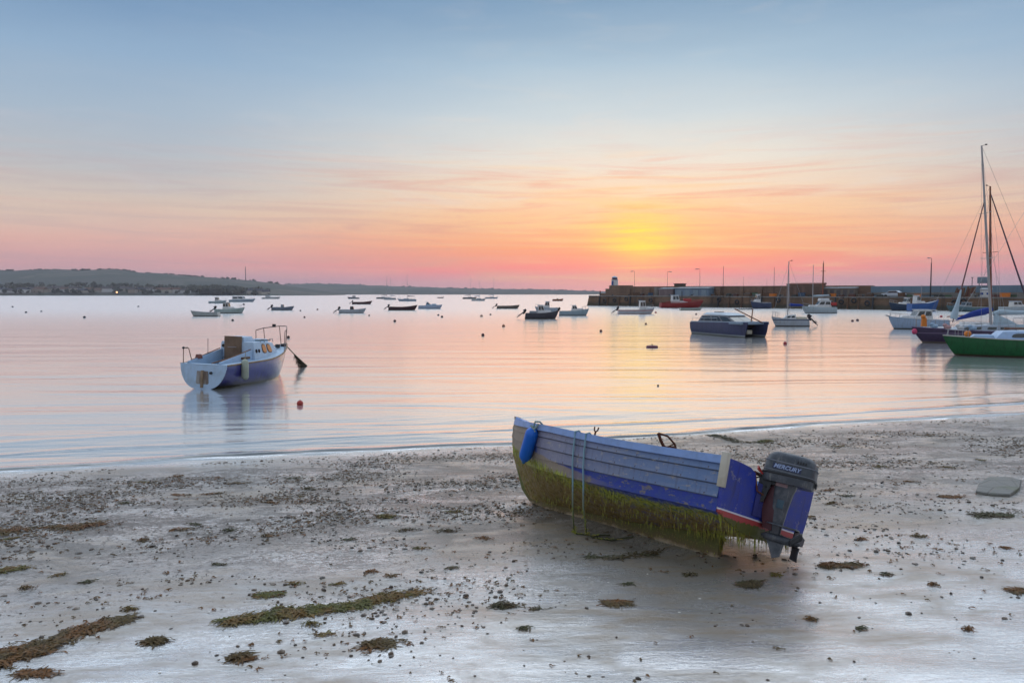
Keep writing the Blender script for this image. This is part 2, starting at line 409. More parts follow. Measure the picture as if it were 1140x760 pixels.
# ------------------------------------------------------------------ ground, sea, hills
def axis(parts):
    out = []
    for a, b, st in parts:
        n = max(1, int(round((b-a)/st)))
        out += [a+(b-a)*i/n for i in range(n)]
    return out + [parts[-1][1]]
def build_beach():
    ta = axis([(-90, -20, 2.5), (-20, -8, .2), (-8, 24, .09), (24, 36, .3), (36, 120, 3)])
    na = axis([(-14, -2, .8), (-2, 12.5, .09), (12.5, 18, .4), (18, 60, 3)])
    vs = []
    for n in na:
        for t_ in ta:
            x = SA.x + SD.x*t_ + SN.x*n; y = SA.y + SD.y*t_ + SN.y*n
            vs.append((x, y, sand_z(x, y)))
    w = len(ta); fs = [(j*w+i, j*w+i+1, (j+1)*w+i+1, (j+1)*w+i) for j in range(len(na)-1) for i in range(w-1)]
    mb = MB(); mb.add(vs, fs)
    o = mb.build('beach', mat_sand(), smooth=180, up=True)
    return tag(o, 'wet pale sand beach sloping down to the water', 'beach', kind='structure')
build_beach()
def build_sea():
    ta = axis([(-2700, -600, 150), (-600, -60, 45), (-60, -16, 2), (-16, 30, .18), (30, 80, 2), (80, 600, 40), (600, 2700, 150)])
    na = axis([(-2780, -1000, 150), (-1000, -100, 60), (-100, -20, 4), (-20, -4.5, .5), (-4.5, -2, .08), (-2, 1.2, .035), (1.2, 3, .6)])
    vs = []
    for n in na:
        for t_ in ta:
            x = SA.x + SD.x*t_ + SN.x*n; y = SA.y + SD.y*t_ + SN.y*n
            z = 0.0
            if -6 < n < 1.5 and -30 < t_ < 40:
                k = .55 + .45*noise.noise((t_*.11, 2.0, .3))
                n1 = n + .40*noise.noise((t_*.12, .5, 0)) + .16*noise.noise((t_*.55, .2, 4)) + .05*noise.noise((t_*2.1, .2, 9)) - .030*(t_-12)*.3
                k *= max(.15, .75 + .9*noise.noise((t_*.35, 6.0, 1)) + .5*noise.noise((t_*1.3, 2.0, 7)))
                z += .062*(.25+.75*k)*math.exp(-((n1+.22)/(.055 if n1 > -.22 else .20))**2)
                n2 = n + .7*noise.noise((t_*.07, 5.5, 0)) + .20*noise.noise((t_*.4, 1.2, 4))
                z += .034*max(0, .25+noise.noise((t_*.10, 9.1, 0)))*1.5*math.exp(-((n2+1.45)/(.07 if n2 > -1.45 else .25))**2)
                z += .020*max(0, .4+noise.noise((t_*.08, 3.1, 2)))*math.exp(-((n2+3.0)/.24)**2)
                z += .004*noise.noise((t_*1.2, n*4, 1.0))
            vs.append((x, y, z))
    w = len(ta); fs = [(j*w+i, j*w+i+1, (j+1)*w+i+1, (j+1)*w+i) for j in range(len(na)-1) for i in range(w-1)]
    mb = MB(); mb.add(vs, fs)
    return tag(mb.build('sea', mat_water(), smooth=180, up=True), 'calm harbour water reflecting the sunset', 'sea', kind='structure')
build_sea()

def interp(tab, x):
    if x <= tab[0][0]: return tab[0][1]
    for (a, va), (b, vb) in zip(tab, tab[1:]):
        if x <= b: return va + (vb-va)*(x-a)/(b-a)
    return tab[-1][1]
def mat_hill(name='hill_fields', dark=1.0):
    m, t, p = new_mat(name)
    g = t.node('ShaderNodeNewGeometry').outputs['Position']
    vo = t.node('ShaderNodeTexVoronoi'); vo.inputs['Scale'].default_value = 1.0; t.link(t.mapping(g, (.010, .007, 0)), vo.inputs['Vector'])
    sp = t.node('ShaderNodeSeparateColor'); t.link(vo.outputs['Color'], sp.inputs[0])
    ed = t.node('ShaderNodeTexVoronoi'); ed.feature = 'DISTANCE_TO_EDGE'; ed.inputs['Scale'].default_value = 1.0; t.link(t.mapping(g, (.010, .007, 0)), ed.inputs['Vector'])
    c = t.ramp(sp.outputs[0], [(0, (.030, .040, .032)), (.35, (.048, .056, .042)), (.6, (.085, .076, .056)), (.8, (.036, .044, .036)), (1, (.11, .096, .072))])
    hedge = t.math('SUBTRACT', 1.0, t.smooth(ed.outputs['Distance'], .02, .07))
    n = t.noise(t.mapping(g, (.02, .02, .05)), 1.0, 5)
    c = t.mix(t.math('MULTIPLY', hedge, .9), c, (.030, .042, .024, 1))
    c = t.mix(t.math('MULTIPLY', t.smooth(n, .5, .68), .8), c, (.032, .045, .027, 1))
    t.link(c, p.inputs['Base Color']); p.inputs['Roughness'].default_value = .95
    return m
RIDGE_A = [(-260,309), (-120,304), (0,301.5), (60,300.5), (130,300), (160,303), (200,306.5), (240,309.5), (280,312), (305,315), (340,321), (380,326.5)]
RIDGE_B = [(240,318), (300,317.5), (320,316.5), (350,315.5), (400,317), (450,319), (500,320.5), (560,321.8), (600,322), (640,323.3), (700,325), (760,326.5)]
HILL_PTS = []
def hill(ridge, d0, d1, x0, x1, name, label, seed, extra=900):
    cols = [x0+(x1-x0)*i/170 for i in range(171)]
    rows = [0, .03, .08, .16, .26, .38, .5, .62, .74, .86, .95, 1.0, 1.04]
    vs = []
    for r in rows:
        for c in cols:
            y = d0 + (d1-d0)*r
            zt = max(-3, CAM_Z + (326-interp(ridge, c))/FPX*d1)
            k = r if r <= 1 else 1-.35*(r-1)
            prof = (.10*min(1, k/.03) + .90*max(0, (k-.03)/.97)**1.15) if k > 0 else -.06
            z = -1.5 + (zt+1.5)*prof
            x = (c-570)/FPX*y
            z += .05*zt*noise.noise((x*.006, y*.006, seed))*min(1, r*4)*(1 if r < .9 else .35) + (.05*abs(zt)*noise.noise((x*.03, 1, seed)) if r > .8 else 0)
            vs.append((x, y, z))
    w = len(cols); fs = [(j*w+i, j*w+i+1, (j+1)*w+i+1, (j+1)*w+i) for j in range(len(rows)-1) for i in range(w-1)]
    mb = MB(); mb.add(vs, fs)
    return tag(mb.build(name, mat_hill(), smooth=180, up=True), label, 'hills', kind='structure')
hill(RIDGE_A, 945, 1500, -320, 385, 'hills', 'low field-covered headland across the bay on the left', 1.3)
hill(RIDGE_B, 1500, 2500, 150, 800, 'hills', 'long low hazy coastline fading towards the pier', 5.3)
def hill_z_a(px, r):
    zt = max(-3, CAM_Z + (326-interp(RIDGE_A, px))/FPX*1500)
    return -1.5 + (zt+1.5)*(.10*min(1, r/.03) + .90*max(0, (r-.03)/.97)**1.15)

def build_haze():
    def q(t_, n): return (SA.x+SD.x*t_+SN.x*n, SA.y+SD.y*t_+SN.y*n)
    c = [q(-2720,-2800), q(2720,-2800), q(2720,70), q(-2720,70)]
    mb = MB().hexa([p+(-4.0,) for p in c], [p+(70.0,) for p in c])
    m = bpy.data.materials.new('haze_air'); m.use_nodes = True; t = NT(m.node_tree); t.n.clear()
    v = t.node('ShaderNodeVolumePrincipled'); v.inputs['Color'].default_value = (.86,.84,.92,1); v.inputs['Density'].default_value = HAZE
    v.inputs['Anisotropy'].default_value = .2
    o = t.node('ShaderNodeOutputMaterial'); t.link(v.outputs[0], o.inputs['Volume'])
    tag(mb.build('haze', m, None, smooth=0), 'thin dusk haze over the bay', 'haze', kind='stuff')
HAZE = .00016
build_haze()
def mat_leaf(c1, c2, name='foliage', sc_=.6):
    m, t, p = new_mat(name)
    g = t.node('ShaderNodeNewGeometry').outputs['Position']
    n = t.noise(g, sc_, 4)
    t.link(t.mix(t.smooth(n, .35, .65), c1+(1,), c2+(1,)), p.inputs['Base Color']); p.inputs['Roughness'].default_value = .9
    return m
def build_woodland():
    mb = MB(); r_ = random.Random(3)
    def crown(x, y, z, h):
        for _ in range(9):
            a = r_.random()*6.28; d = r_.random()**.6*h*.45
            cx, cy, cz = x+d*math.cos(a), y+d*math.sin(a), z+h*(.35+.5*r_.random())
            s = h*(.16+.16*r_.random()); b = len(mb.v)
            P = [(1,0,0), (-1,0,0), (0,1,0), (0,-1,0), (0,0,1), (0,0,-1)]
            mb.add([(cx+p[0]*s*(.6+.8*r_.random()), cy+p[1]*s*(.6+.8*r_.random()), cz+p[2]*s*(.6+.8*r_.random())) for p in P],
                   [(0,2,4), (2,1,4), (1,3,4), (3,0,4), (2,0,5), (1,2,5), (3,1,5), (0,3,5)])
    for _ in range(760):                                        # wood and hedges behind the shore
        px = r_.uniform(-60, 300); dense = noise.noise((px*.03, 0, 2.2))
        if dense < -.45: continue
        rr = r_.uniform(.02, .30)**1.0; y = 945 + 555*rr
        crown((px-570)/FPX*y, y, hill_z_a(px, rr)-.6, r_.uniform(2.5, 6.5))
    for _ in range(130):                                        # dark copse on the point
        px = r_.uniform(212, 270); rr = r_.uniform(.015, .12); y = 945 + 555*rr
        crown((px-570)/FPX*y, y, hill_z_a(px, rr), r_.uniform(6, 10))
    for _ in range(330):                                        # hedgerow trees along the ridge
        px = r_.uniform(-60, 312); y = 1495
        if noise.noise((px*.06, 4, 0)) < -.1: continue
        crown((px-570)/FPX*y, y, hill_z_a(px, .985)-2.6, r_.uniform(3, 6))
    for _ in range(180):
        px = r_.uniform(300, 660); y = 2490
        zt = CAM_Z + (326-interp(RIDGE_B, px))/FPX*2500
        crown((px-570)/FPX*y, y, zt-6, r_.uniform(4, 9))
    tag(mb.build('woodland', mat_leaf((.034, .040, .028), (.082, .076, .048), sc_=.05), smooth=0), 'dark hedges and woodland on the far shore', 'woodland', kind='stuff')
build_woodland()
def build_houses():
    r_ = random.Random(21)
    wallm = [paint(c, .9, .2) for c in ((190,182,170), (170,160,150), (150,138,126), (200,198,196))]
    roofm = [paint(c, .9, .3) for c in ((84,76,76), (104,78,66), (70,70,78))]
    xs = [6,16,27,38,46,57,66,74,84,93,101,112,121,140,149,158,167,176,186,195,206,281,289,296]
    for i, px in enumerate(xs):
        rr = r_.uniform(.03, .10) if px < 210 else .05
        y = 945 + 555*rr; z = hill_z_a(px, rr) - .5
        w, d, h = r_.uniform(8, 15), r_.uniform(7, 9), r_.uniform(3, 5)
        t = thing('house', 'small pale house with a dark pitched roof on the far left shore', 'house', ((px-570)/FPX*y, y, z), R(r_.uniform(-25, 25)), 'houses along the far shore')
        MB().box((0,0,h/2), (w,d,h)).build('wall', r_.choice(wallm), t)
        rf = MB().prism([(-d/2-.4, h), (d/2+.4, h), (0, h+2.6)], -w/2-.3, w/2+.3, 'yz').build('roof', r_.choice(roofm), t)
        MB().box((w*.35,0,h+2.6), (.9,.9,1.8)).build('chimney', wallm[2], rf)
build_houses()
def shore_lamp():
    p = at_depth(130, 325.2, 943); z0 = .6
    t = thing('shore_lamp', 'lit orange lamp on the far left shore', 'lamp', (p.x, p.y, z0))
    MB().tube([(0,0,-1.5), (0,0,p.z-z0)], .16).build('post', DARK, t)
    m, tt, pr = new_mat('lamp_glow'); pr.inputs['Emission Color'].default_value = (1, .42, .12, 1); pr.inputs['Emission Strength'].default_value = 3.0
    MB().sphere((0,0,p.z-z0), .95).build('lamp_globe', m, t)
shore_lamp()
def radio_mast():
    y = 1460; p = at_depth(273.5, 312, y); top = at_depth(273.5, 296.5, y)
    t = thing('radio_mast', 'thin tall mast rising from the far headland ridge', 'mast', (p.x, p.y, p.z-3))
    hgt = top.z-p.z+3
    MB().tube([(0,0,0), (0,0,hgt)], [.75, .5], 5).build('pole', DARK, t)
    MB().box((0,0,hgt*.75), (3,.4,.5)).build('crossbar', DARK, t)
radio_mast()

# ------------------------------------------------------------------ boats: a general hull and its fittings
class Hull:
    """local axes: x forward from the stern (0) to the stem head (L), y to port, z up from the waterline"""
    def __init__(s, L, B, sb, sm, ss, draft=.35, tw=.8, rake=.6, full=2.2, flare=.75, n=18, m=9):
        s.__dict__.update(e0=.42, sd=0, L=L, B=B, sb=sb, sm=sm, ss=ss, draft=draft, tw=tw, rake=rake, full=full, flare=flare, n=n, m=m)
    def b(s, t):
        h = s.B/2
        if t < .42: return h*(s.tw + (1-s.tw)*math.sin(math.pi/2*t/.42))
        return max(.012, h*(1-((t-.42)/.58)**s.full))
    def sh(s, t):
        a = s.ss + (s.sm-s.ss)*min(1, t/.4)
        return a if t < .4 else s.sm + (s.sb-s.sm)*((t-.4)/.6)**1.7
    def pt(s, t, q, side=1, inset=0):
        """t along the boat, q girth 0 sheer .. 1 keel"""
        b = max(.004, s.b(t)-inset); z0 = s.sh(t); d = s.draft*(1-max(0, (t-.7)/.3)**2*.8)*(1-s.sd*max(0, 1-t/.45)**2)
        th = q*math.pi/2; v = max(0, (t-.5)/.5)
        e = s.e0 + (1.17-s.e0)*v*s.flare
        y = b*max(0, math.cos(th))**e; z = z0-(z0+d)*math.sin(th)**(1.15)
        zr = (z+s.draft)/(z0+s.draft)
        x = s.L*t - s.rake*t**4*(1-zr)**1.3 + .12*(1-t)**6*(zr-.5)
        return Vector((x, side*y, z))
    def at(s, x):
        return max(0, min(1, x/s.L))
    def shell(s, inset=0, q1=1.0):
        mb = MB(); n, m = s.n, s.m
        ts = [i/n for i in range(n)] + [.975, 1.0]; ts = sorted(set(ts))
        for side in (1, -1):
            b = len(mb.v)
            for t in ts:
                for j in range(m+1): mb.v.append(s.pt(t, q1*j/m, side, inset))
            w = m+1
            for i in range(len(ts)-1):
                for j in range(m): mb.f.append((b+i*w+j, b+i*w+j+1, b+(i+1)*w+j+1, b+(i+1)*w+j))
        k = len(ts)*(m+1)
        return mb
    def hull_mesh(s):
        mb = s.shell(); m = s.m
        k = len(mb.v)//2
        mb.f.append(tuple(range(m+1)) + tuple(k+j for j in range(m-1, -1, -1)))
        bmv = mb
        return bmv
    def deck_mesh(s, t0=0, t1=1, drop=.03, camber=.04, inset=.02):
        mb = MB(); n = 20; rows = []
        for i in range(n+1):
            t = t0 + (t1-t0)*i/n
            P = s.pt(t, 0, 1, inset); Q = s.pt(t, 0, -1, inset); C = (P+Q)/2 + Vector((0,0,camber*s.b(t)/(s.B/2)))
            rows.append([Vector((p.x, p.y, p.z-drop)) for p in (P, (P+C)/2+Vector((0,0,camber*.3)), C, (Q+C)/2+Vector((0,0,camber*.3)), Q)])
        top = [v for r in rows for v in r]
        fs = [(i*5+k, i*5+k+1, (i+1)*5+k+1, (i+1)*5+k) for i in range(n) for k in range(4)]
        return mb.add(top, fs)
    def sheer(s, t0, t1, side, inset=0, dz=0, n=16):
        return [s.pt(t0+(t1-t0)*i/n, 0, side, inset)+Vector((0,0,dz)) for i in range(n+1)]

def fix_hull(o):
    bm = bmesh.new(); bm.from_mesh(o.data); bmesh.ops.remove_doubles(bm, verts=bm.verts, dist=.006)
    bmesh.ops.recalc_face_normals(bm, faces=bm.faces); bm.to_mesh(o.data); bm.free(); return o

def outboard(parent, x, y, z, mat, s=1.0, tilt=0.0, leg=.75):
    """cowl, leg with cavitation plate, propeller; tilted up about its bracket by tilt"""
    m = Matrix.Translation((x, y, z)) @ Matrix.Rotation(tilt, 4, 'Y') @ Matrix.Scale(s, 4)
    mb = MB(); mb.taper(-.17, -.05, .06, .06, -leg, .02, .02, .02, .9)
    mb.box((-.12, 0, -leg*.72), (.26, .2, .02)); mb.taper(-.16, -.06, .02, .02, -leg-.2, -leg, .05, .02, 1)
    mb.taper(-.10, .07, .08, .08, -.22, .02)
    o = mb.xform(m).build('outboard_motor', DARK, parent, bevel=.01)
    mb = MB(); mb.taper(-.32, .06, .15, .12, .0, .34, .06, .10, .8, -.03)
    mb.xform(m).build('cowl', mat, o, bevel=.03)
    mb = MB()
    for k in range(3):
        a = k*2.094; q = Matrix.Translation((-.24, 0, -leg+.02)) @ Matrix.Rotation(a, 4, 'X') @ Matrix.Rotation(.5, 4, 'Z')
        st = len(mb.v); mb.box((0, 0, .07), (.012, .07, .12)); mb.xform(q, st)
    mb.xform(m).build('propeller', STEEL, o)
    return o
def window_on(parent, cabin_quad, u0, u1, v0, v1, out, name='window', mat=None, rd=.3):
    return MB().plate(cabin_quad, u0, u1, v0, v1, .012, rd, out).build(name, mat or GLASS, parent, smooth=0)
class Cabin:
    def __init__(s, x0, x1, w0, w1, z0, z1, dx0=.05, dx1=.3, tw=.85, dz=0):
        s.a = (x0, x1, w0, w1, z0, z1, dx0, dx1, tw, dz)
    def build(s, parent, mat, name='cabin', bevel=.04):
        s.o = MB().taper(*s.a).build(name, mat, parent, bevel=bevel); return s.o
    def side(s, k):
        x0,x1,w0,w1,z0,z1,dx0,dx1,tw,dz = s.a
        return [(x0,k*w0,z0), (x1,k*w1,z0), (x1-dx1,k*w1*tw,z1+dz), (x0+dx0,k*w0*tw,z1)]
    def front(s):
        x0,x1,w0,w1,z0,z1,dx0,dx1,tw,dz = s.a
        return [(x1,-w1,z0), (x1,w1,z0), (x1-dx1,w1*tw,z1+dz), (x1-dx1,-w1*tw,z1+dz)]
    def back(s):
        x0,x1,w0,w1,z0,z1,dx0,dx1,tw,dz = s.a
        return [(x0,-w0,z0), (x0,w0,z0), (x0+dx0,w0*tw,z1), (x0+dx0,-w0*tw,z1)]
    def windows(s, parent, spans, v0=.35, v1=.8, mat=None, rd=.3):
        for k in (1, -1):
            for u0, u1 in spans: window_on(parent, s.side(k), u0, u1, v0, v1, (0, k, 0), mat=mat, rd=rd)
    def windscreen(s, parent, n=2, v0=.2, v1=.9, mat=None):
        for i in range(n): window_on(parent, s.front(), .06+.90*i/n, .04+.90*(i+1)/n, v0, v1, (1,0,0), 'windscreen', mat, .1)

def open_boat(root, H, hm, inner, thwarts=2):
    o = fix_hull(H.hull_mesh().build('hull', hm, root))
    sd = o.modifiers.new('planking', 'SOLIDIFY'); sd.thickness = .04; sd.offset = -1
    # floor
    mb = MB(); rows = []
    for i in range(13):
        t = .02 + .84*i/12; p = H.pt(t, .60, 1, .05); rows.append([Vector((p.x, p.y, .06+.1*t*t)), Vector((p.x, -p.y, .06+.1*t*t))])
    v = [q for r in rows for q in r]; mb.add(v, [(2*i, 2*i+1, 2*i+3, 2*i+2) for i in range(12)]).build('floor', inner, root)
    for k in range(thwarts):
        t = .28 + .34*k; p = H.pt(t, .12, 1, .04)
        MB().box((p.x, 0, H.sh(t)-.16), (.22, 2*p.y-.02, .035)).build('thwart', inner, root, bevel=.006)
    rl = MB()
    for sgn in (1, -1): rl.tube(H.sheer(0, 1, sgn, -.005, .01), .028, 6)
    rl.build('gunwale', inner, root)
    return o
def decked_hull(root, H, hm, dm, rail=None):
    o = fix_hull(H.hull_mesh().build('hull', hm, root))
    H.deck_mesh().build('deck', dm, root, up=True)
    if rail:
        rl = MB()
        for sgn in (1, -1): rl.tube(H.sheer(0, 1, sgn, -.005, .0), .03, 6)
        rl.build('rubbing_strake', rail, root)
    return o
def pulpit(root, H, t0, h=.6, r=.014, mat=STEEL, name='pulpit', stern=False, n=3):
    mb = MB()
    if not stern:
        P = H.sheer(t0, .985, 1, .08, h, 6) + H.sheer(.985, t0, -1, .08, h, 6)
        mb.tube(P, r, 5)
        for sgn in (1, -1):
            for i in range(n):
                t = t0 + (.97-t0)*i/(n-1); p = H.pt(t, 0, sgn, .08); mb.tube([p, p+Vector((0,0,h))], r, 5)
    else:
        a = H.pt(t0, 0, 1, .08); b = H.pt(.015, 0, 1, .08); up = Vector((0,0,h))
        c = Vector((b.x, -b.y, b.z)); d = Vector((a.x, -a.y, a.z))
        mb.tube([a+up, b+up, c+up, d+up], r, 5)
        for p in (a, b, c, d): mb.tube([p, p+up], r, 5)
    return mb.build(name, mat, root)
def rig(root, H, x, zdeck, h, mat=ALU, spread=(.55,), r=.055, boom=None, cover=None, fore=True, lean=(0,0), stay_r=.008, sail=None, back=True, shroud=True):
    """mast, spreaders, stays, boom with a furled sail; boom = (length, height, rise)"""
    top = Vector((x+lean[0], lean[1], zdeck+h)); foot = Vector((x, 0, zdeck))
    ms = MB().tube([foot, foot.lerp(top, .6), top], [r, r*.9, r*.6], 8).build('mast', mat, root)
    MB().tube([top+Vector((.0,0,0)), top+Vector((-.25,0,.04))], .012, 4).box(tuple(top+Vector((-.27,0,.07))), (.14,.01,.08)).build('wind_vane', DARK, ms)
    sp = MB()
    for k in spread:
        c = foot.lerp(top, k); w = H.B*.33
        sp.tube([c+Vector((0,w,.03)), c, c+Vector((0,-w,.03))], .018, 5)
    if spread: sp.build('spreader', mat, ms)
    st = MB(); T = H.at(x)
    if shroud:
        for sgn in (1, -1):
            e = H.pt(T, 0, sgn, .04); c = foot.lerp(top, spread[0]) + Vector((0, sgn*H.B*.33, .03)) if spread else None
            st.tube([e, c, top] if c is not None else [e, top], stay_r, 3)
            e2 = H.pt(max(0, T-.06), 0, sgn, .04); st.tube([e2, foot.lerp(top, .55)], stay_r, 3)
    if fore: st.tube([H.pt(.985, 0, 1), foot.lerp(top, .97)], stay_r, 3)
    if back: st.tube([H.pt(.01, 0, 1)*1, top], stay_r, 3)
    if st.v: st.build('rigging', STEEL, root)
    if boom:
        L, hz, rise = boom; a = foot + Vector((-.08, 0, hz)); e = a + Vector((-L, 0, rise))
        bo = MB().tube([a, e], .04, 6).build('boom', mat, root)
        if cover:
            P = [a+Vector((-.02,0,.10)), a.lerp(e,.1)+Vector((0,0,.16)), a.lerp(e,.4)+Vector((0,0,.11)), a.lerp(e,.75)+Vector((0,0,.09)), e+Vector((.1,0,.05))]
            MB().tube(P, [.10, .17, .13, .11, .05], 8).build('sail_cover', cover, bo)
    return ms

def place(px0, y0, px1, y1):
    """waterline ends (stern, bow) in the photo -> origin, heading, length"""
    a, b = W(px0, y0), W(px1, y1); d = b-a
    return a, math.atan2(d.y, d.x), d.length
def small_open(name, label, px0, px1, y, top, boot=(70,40,36), stripe=None, fb=(.75,.52,.55), B=None, motor=None, tilt=.9, inner=None, yaw=0, group='boats moored in the bay', console=None, person=False):
    """small open boat, stern at px0 and bow at px1 (photo columns at the waterline y)"""
    a, hd, L = place(px0, y, px1, y); L /= max(.3, math.cos(yaw)); L *= 1.02
    t = thing(name, label, 'boat', (a.x, a.y, 0), hd+yaw, group)
    H = Hull(L, B or L*.36, fb[0], fb[1], fb[2], .15, .82, L*.12)
    open_boat(t, H, hull_paint(top, boot, .06, stripe, (fb[1]-.12, fb[1]-.04) if stripe else None), inner or paint((120,112,100), .7, .3))
    if motor: outboard(t, -.05, 0, fb[2]+.05, motor, 1.15, tilt)
    if console:
        c = Cabin(L*.40, L*.55, .26, .22, .1, 1.05, .03, .12); c.build(t, console, 'console'); c.windscreen(t, 1, .65, .95)
    return t, H
def cabin_boat(name, label, px0, px1, y, top, boot=(70,40,36), stripe=None, fb=(.95,.65,.65), B=None, motor=None, tilt=.9, cab=(.38,.70,1.15), cabmat=None, yaw=0, group='boats moored in the bay', cat='boat', roof=None, deckm=None, rail=None, dx=(.05,.35), pul=True, aft=.0):
    a, hd, L = place(px0, y, px1, y); L /= max(.3, math.cos(yaw)); L *= 1.02
    t = thing(name, label, cat, (a.x, a.y, 0), hd+yaw, group)
    H = Hull(L, B or L*.35, fb[0], fb[1], fb[2], .25, .82, L*.13)
    decked_hull(t, H, hull_paint(top, boot, .08, stripe, (fb[1]-.15, fb[1]-.05) if stripe else None), deckm or CREAM, rail)
    x0, x1, zt = cab[0]*L, cab[1]*L, cab[2]
    w = H.b(.5)*.72
    # low foredeck trunk and wheelhouse
    c2 = Cabin(x1-.1, min(L*.9, x1+L*.2), w*.9, w*.45, H.sh(.6)-.06, H.sh(.6)+.30, 0, .25, .85); c2.build(t, cabmat or WHITE, 'cuddy')
    c = Cabin(x0, x1, w, w*.92, H.sh(.5)-.06, zt+H.sh(.5), dx[0], dx[1], .86); c.build(t, cabmat or WHITE, 'wheelhouse')
    c.windows(t, [(.08,.46), (.54,.92)], .42, .86, rd=.12); c.windscreen(t, 2, .42, .88)
    rf = MB().box(((x0+x1-dx[1])/2, 0, zt+H.sh(.5)+.02), (x1-x0-dx[1]+.22, w*1.86, .05)).build('roof', roof or cabmat or WHITE, t, bevel=.015)
    if aft: MB().box((x0-L*.14, 0, H.sh(.3)+.12), (L*.22, w*1.3, .28)).build('engine_box', deckm or CREAM, t, bevel=.03)
    if pul: pulpit(t, H, .78, .42, .016)
    if motor: outboard(t, -.05, 0, fb[2]+.05, motor, 1.2, tilt)
    return t, H
def sail_boat(name, label, px0, px1, y, mast_px, mast_top, top, cover=None, boot=(60,40,40), stripe=None, deckm=None, yaw=0, group='boats moored in the bay', fb=(.95,.72,.70), boom_h=.9, cabh=.42, motor=None, r=.06):
    a, hd, L = place(px0, y, px1, y); L /= max(.3, math.cos(yaw)); L *= 1.06
    t = thing(name, label, 'sailing boat', (a.x, a.y, 0), hd+yaw, group)
    H = Hull(L, L*.31, fb[0], fb[1], fb[2], .3, .62, L*.16, 2.0)
    decked_hull(t, H, hull_paint(top, boot, .08, stripe, (fb[1]-.14, fb[1]-.05) if stripe else None), deckm or WHITE)
    w = H.b(.5)*.62
    c = Cabin(L*.36, L*.72, w, w*.6, H.sh(.45)-.05, H.sh(.45)+cabh, .05, .45, .82, -.06); c.build(t, WHITE)
    c.windows(t, [(.10,.42), (.50,.80)], .35, .75)
    MB().taper(L*.06, L*.34, w*.9, w*.95, H.sh(.2)-.03, H.sh(.2)+.2, .02, .02, .95).build('cockpit_coaming', CREAM, t, bevel=.02)
    d = a.y; zt = CAM_Z + (326-mast_top)/FPX*d
    k = abs(mast_px-px0)/abs(px1-px0)
    rig(t, H, L*k, H.sh(.5)+cabh*.7, zt-H.sh(.5)-cabh*.7, boom=(L*min(.42, k*.8), boom_h-cabh*.3, .05), cover=cover or PALEB, r=r, stay_r=.012)
    pulpit(t, H, .82, .5, .018)
    if motor: outboard(t, -.05, 0, fb[2]+.05, motor, 1.1, .8)
    return t, H

# ------------------------------------------------------------------ pier
P0 = Vector((20.6, 201, 0)); PU = Vector((67.4, -64, 0)).normalized()
PANG = math.atan2(PU.y, PU.x)
PN = Vector((-PU.y, PU.x, 0))                         # inland side (away from the camera)
def pier_s(px, off=0.0):                              # photo column -> distance along the pier (at offset off behind its face)
    k = (px-570)/FPX; o = P0 + PN*off
    return (k*o.y*1.0 - o.x)/(PU.x - k*PU.y)
def pier_pt(px, off=0.0, z=0.0):
    p = P0 + PU*pier_s(px, off) + PN*off; return Vector((p.x, p.y, z))
def pz(px, py, off=0.0):                              # height of photo row py on the plane 'off' metres behind the face
    p = pier_pt(px, off); return CAM_Z + (326-py)/FPX*p.y
def mat_masonry(c1, c2, name, bw=1.1, bh=.45, dark=.6):
    m, t, p = new_mat(name)
    g = t.node('ShaderNodeTexCoord').outputs['Object']
    br = t.node('ShaderNodeTexBrick'); br.offset = .5
    sep = t.node('ShaderNodeSeparateXYZ'); t.link(g, sep.inputs[0])
    cb = t.node('ShaderNodeCombineXYZ'); t.link(t.math('ADD', sep.outputs[0], sep.outputs[1]), cb.inputs[0]); t.link(sep.outputs[2], cb.inputs[1])
    t.link(cb.outputs[0], br.inputs['Vector'])
    br.inputs['Scale'].default_value = 1; br.inputs['Brick Width'].default_value = bw; br.inputs['Row Height'].default_value = bh
    br.inputs['Mortar Size'].default_value = .03
    br.inputs['Color1'].default_value = c1+(1,); br.inputs['Color2'].default_value = c2+(1,); br.inputs['Mortar'].default_value = tuple(v*.6 for v in c1)+(1,)
    n = t.noise(t.mapping(g, (.25, .25, .12)), 1.0, 6, .65)
    n2 = t.noise(t.mapping(g, (1.5, 1.5, .12)), 1.0, 4)
    c = t.mix(t.math('MULTIPLY', t.smooth(n, .42, .62), dark), br.outputs['Color'], tuple(v*.45 for v in c2)+(1,))
    tide = t.math('SUBTRACT', 1.0, t.smooth(t.math('ADD', sep.outputs[2], t.math('MULTIPLY', n2, .9)), .9, 1.7))
    c = t.mix(t.math('MULTIPLY', tide, .8), c, (.04, .042, .026, 1))
    c = t.mix(t.math('MULTIPLY', t.smooth(n2, .55, .75), .4), c, (.06, .045, .035, 1))
    t.link(c, p.inputs['Base Color']); p.inputs['Roughness'].default_value = .85
    bump(t, p, t.math('ADD', br.outputs['Fac'], t.math('MULTIPLY', n2, -.6)), .03, -.6)
    return m
M_QUAY = mat_masonry((.22,.125,.068), (.16,.095,.055), 'quay_stone')
M_WALL = mat_masonry((.25,.155,.095), (.19,.12,.08), 'parapet_stone', .9, .4, .4)
M_CONC = mat_masonry((.24,.215,.19), (.20,.18,.16), 'quay_concrete', 4, 3, .45)
M_REND = mat_masonry((.16,.24,.31), (.15,.225,.29), 'painted_render', 6, 5, .25)
